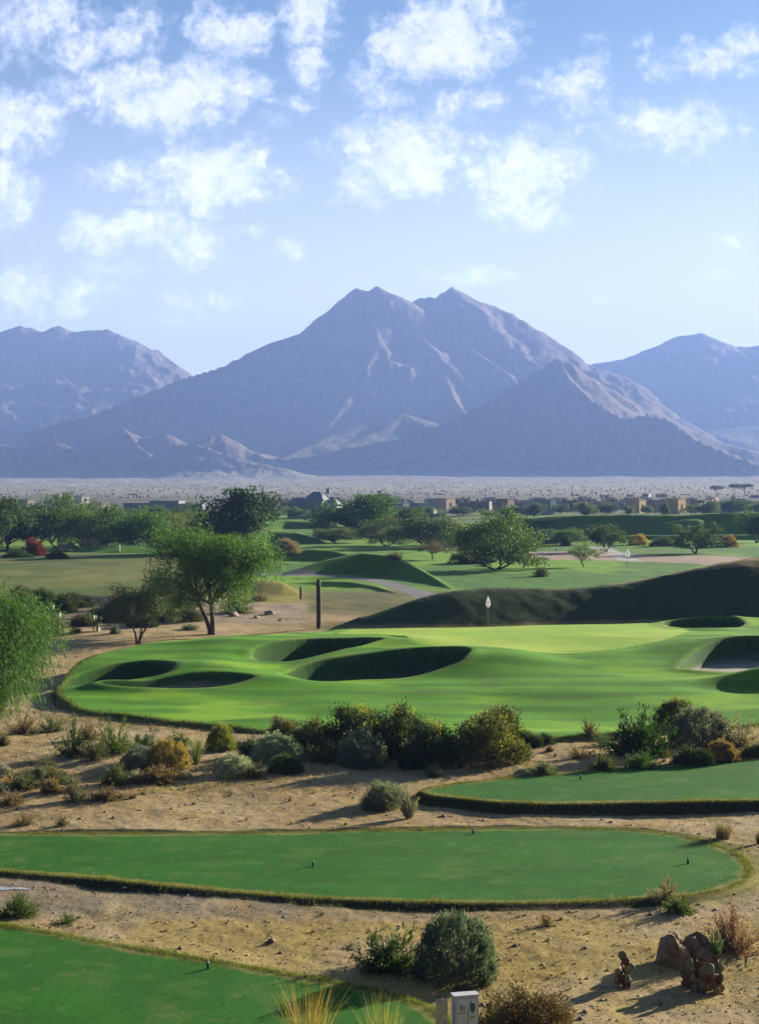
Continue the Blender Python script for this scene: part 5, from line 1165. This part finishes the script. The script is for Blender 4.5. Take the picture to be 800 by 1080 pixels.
for a in [(86, 523.5, 10, 620, WH, 'bright white box house above the tree belt'), (29, 527, 9, 640, (.6, .5, .36), 'small beige house peeking over the dark trees'),
          (107, 530, 11, 560, (.62, .5, .38), 'pinkish beige house with a lower wing above the tree belt'), (118, 532, 5, 565, CR, 'narrow cream house beside the pinkish beige one'),
          (174, 528.5, 82, 600, BL, 'very long low slate grey building behind the tree belt'), (291, 527.5, 34, 640, TA, 'long low tan house with sunny parapet behind the dark broad tree'),
          (440, 531, 38, 540, GY, 'grey flat roofed house beside the hip roofed one'), (470, 526, 15, 640, TA, 'tall narrow tan house behind the distant white flag'),
          (500, 529, 34, 620, (.24, .2, .16), 'wide brown house above the round course tree'), (530, 526.5, 19, 560, (.40, .30, .22), 'tan house with dark entrance where the long bank begins'),
          (553, 528, 24, 640, (.45, .38, .3), 'dull beige house next to the pale grey tower house'), (577, 527, 9, 555, (.30, .33, .36), 'slim pale grey tower-like house'),
          (600, 528, 30, 620, (.27, .24, .22), 'wide dusky house beside the slim grey one'), (630, 529, 24, 600, TA, 'brown house half covered by a bushy tree'),
          (653, 529, 18, 640, GY, 'grey house between brown and golden houses'), (671, 527, 13, 590, GL, 'golden lit house, smaller of the two golden ones'),
          (690, 528, 18, 610, (.33, .27, .22), 'beige house between the two golden ones'), (712, 526, 15, 560, GL, 'brightest golden house with sunlit gable wall'),
          (737, 528, 22, 620, (.28, .25, .21), 'dull house behind green trees beyond the brightest golden one'), (763, 529, 26, 600, (.30, .25, .2), 'low wide house under the umbrella trees'), (790, 529, 20, 640, TA, 'tan house at the end of the row by the cut-off tree'),
          (815, 528, 22, 620, GY, 'grey house beyond the end of the row')]: house(*a, rz=.85 if a[4] in (WH, GL) or a[0] in (107, 29, 530, 470) else rnd.uniform(-.2, .95) if a[2] < 45 else -.05)
house(332, 518.5, 52, 520, (.24, .25, .25), 'two storey grey house with domed hip roof and pale windows', 'hip', (.20, .21, .22), -.15, 12)
house(402, 520.5, 42, 600, (.26, .26, .28), 'blue-grey hip roofed house with pale chimneys', 'hip', (.15, .16, .20), .12, 12)
for i, (px, w) in enumerate([(262, 16), (312, 18), (352, 20), (378, 16), (424, 18), (456, 16), (484, 20), (516, 16), (541, 14), (566, 14), (588, 16), (614, 18), (642, 14), (662, 16), (682, 14), (700, 16), (724, 18), (750, 16), (778, 18)]):
    house(px, 525.5 + rnd.uniform(-1, 1), w, 760 + rnd.uniform(-50, 60), rnd.choice([CR, TA, (.7, .58, .42), (.55, .45, .35)]), 'low tan house in the middle row between the near houses and the plain', rz=rnd.uniform(.1, 1.0), group='low tan houses of the middle row')
G2 = 'small houses of the farthest row'
for i, px in enumerate([12, 60, 140, 268, 432, 462, 488, 512, 541, 556, 571, 592, 606, 622, 637, 650, 664, 681, 697, 722, 741, 770, 796]):
    house(px, 521.5 + rnd.uniform(-.8, 1.2), rnd.uniform(6, 11), 1180 + rnd.uniform(-160, 220), rnd.choice([CR, TA, WH, GY, (.5, .42, .32)]), 'small house in the farthest row at the edge of the desert plain', rz=rnd.uniform(-.5, .5), group=G2)
G3 = 'garden trees between the houses'
for i, (px, b, w, h) in enumerate([(310, 546, 26, 14), (285, 548, 24, 14), (350, 547, 22, 12), (425, 548, 24, 14), (454, 546, 22, 13), (485, 547, 26, 15), (515, 548, 22, 13), (543, 543, 16, 11), (563, 542, 20, 12), (590, 541, 18, 11), (617, 541, 18, 13), (640, 541, 22, 12), (662, 540, 12, 10), (682, 541, 14, 9), (700, 541, 10, 12), (727, 541, 18, 12), (745, 541, 24, 14), (775, 541, 34, 17), (798, 541, 22, 15), (232, 550, 26, 14), (142, 548, 26, 14), (62, 545, 26, 12), (0, 548, 30, 16)]):
    tree(px, b, w * 1.1, h * .88, 'dense' if i % 3 else 'mid', [(.11, .16, .06), (.13, .18, .07), (.09, .13, .055)][i % 3], 'hazy rounded garden tree standing between the far houses', 'garden_tree', G3, 500 + (i * 37) % 70, None, i)
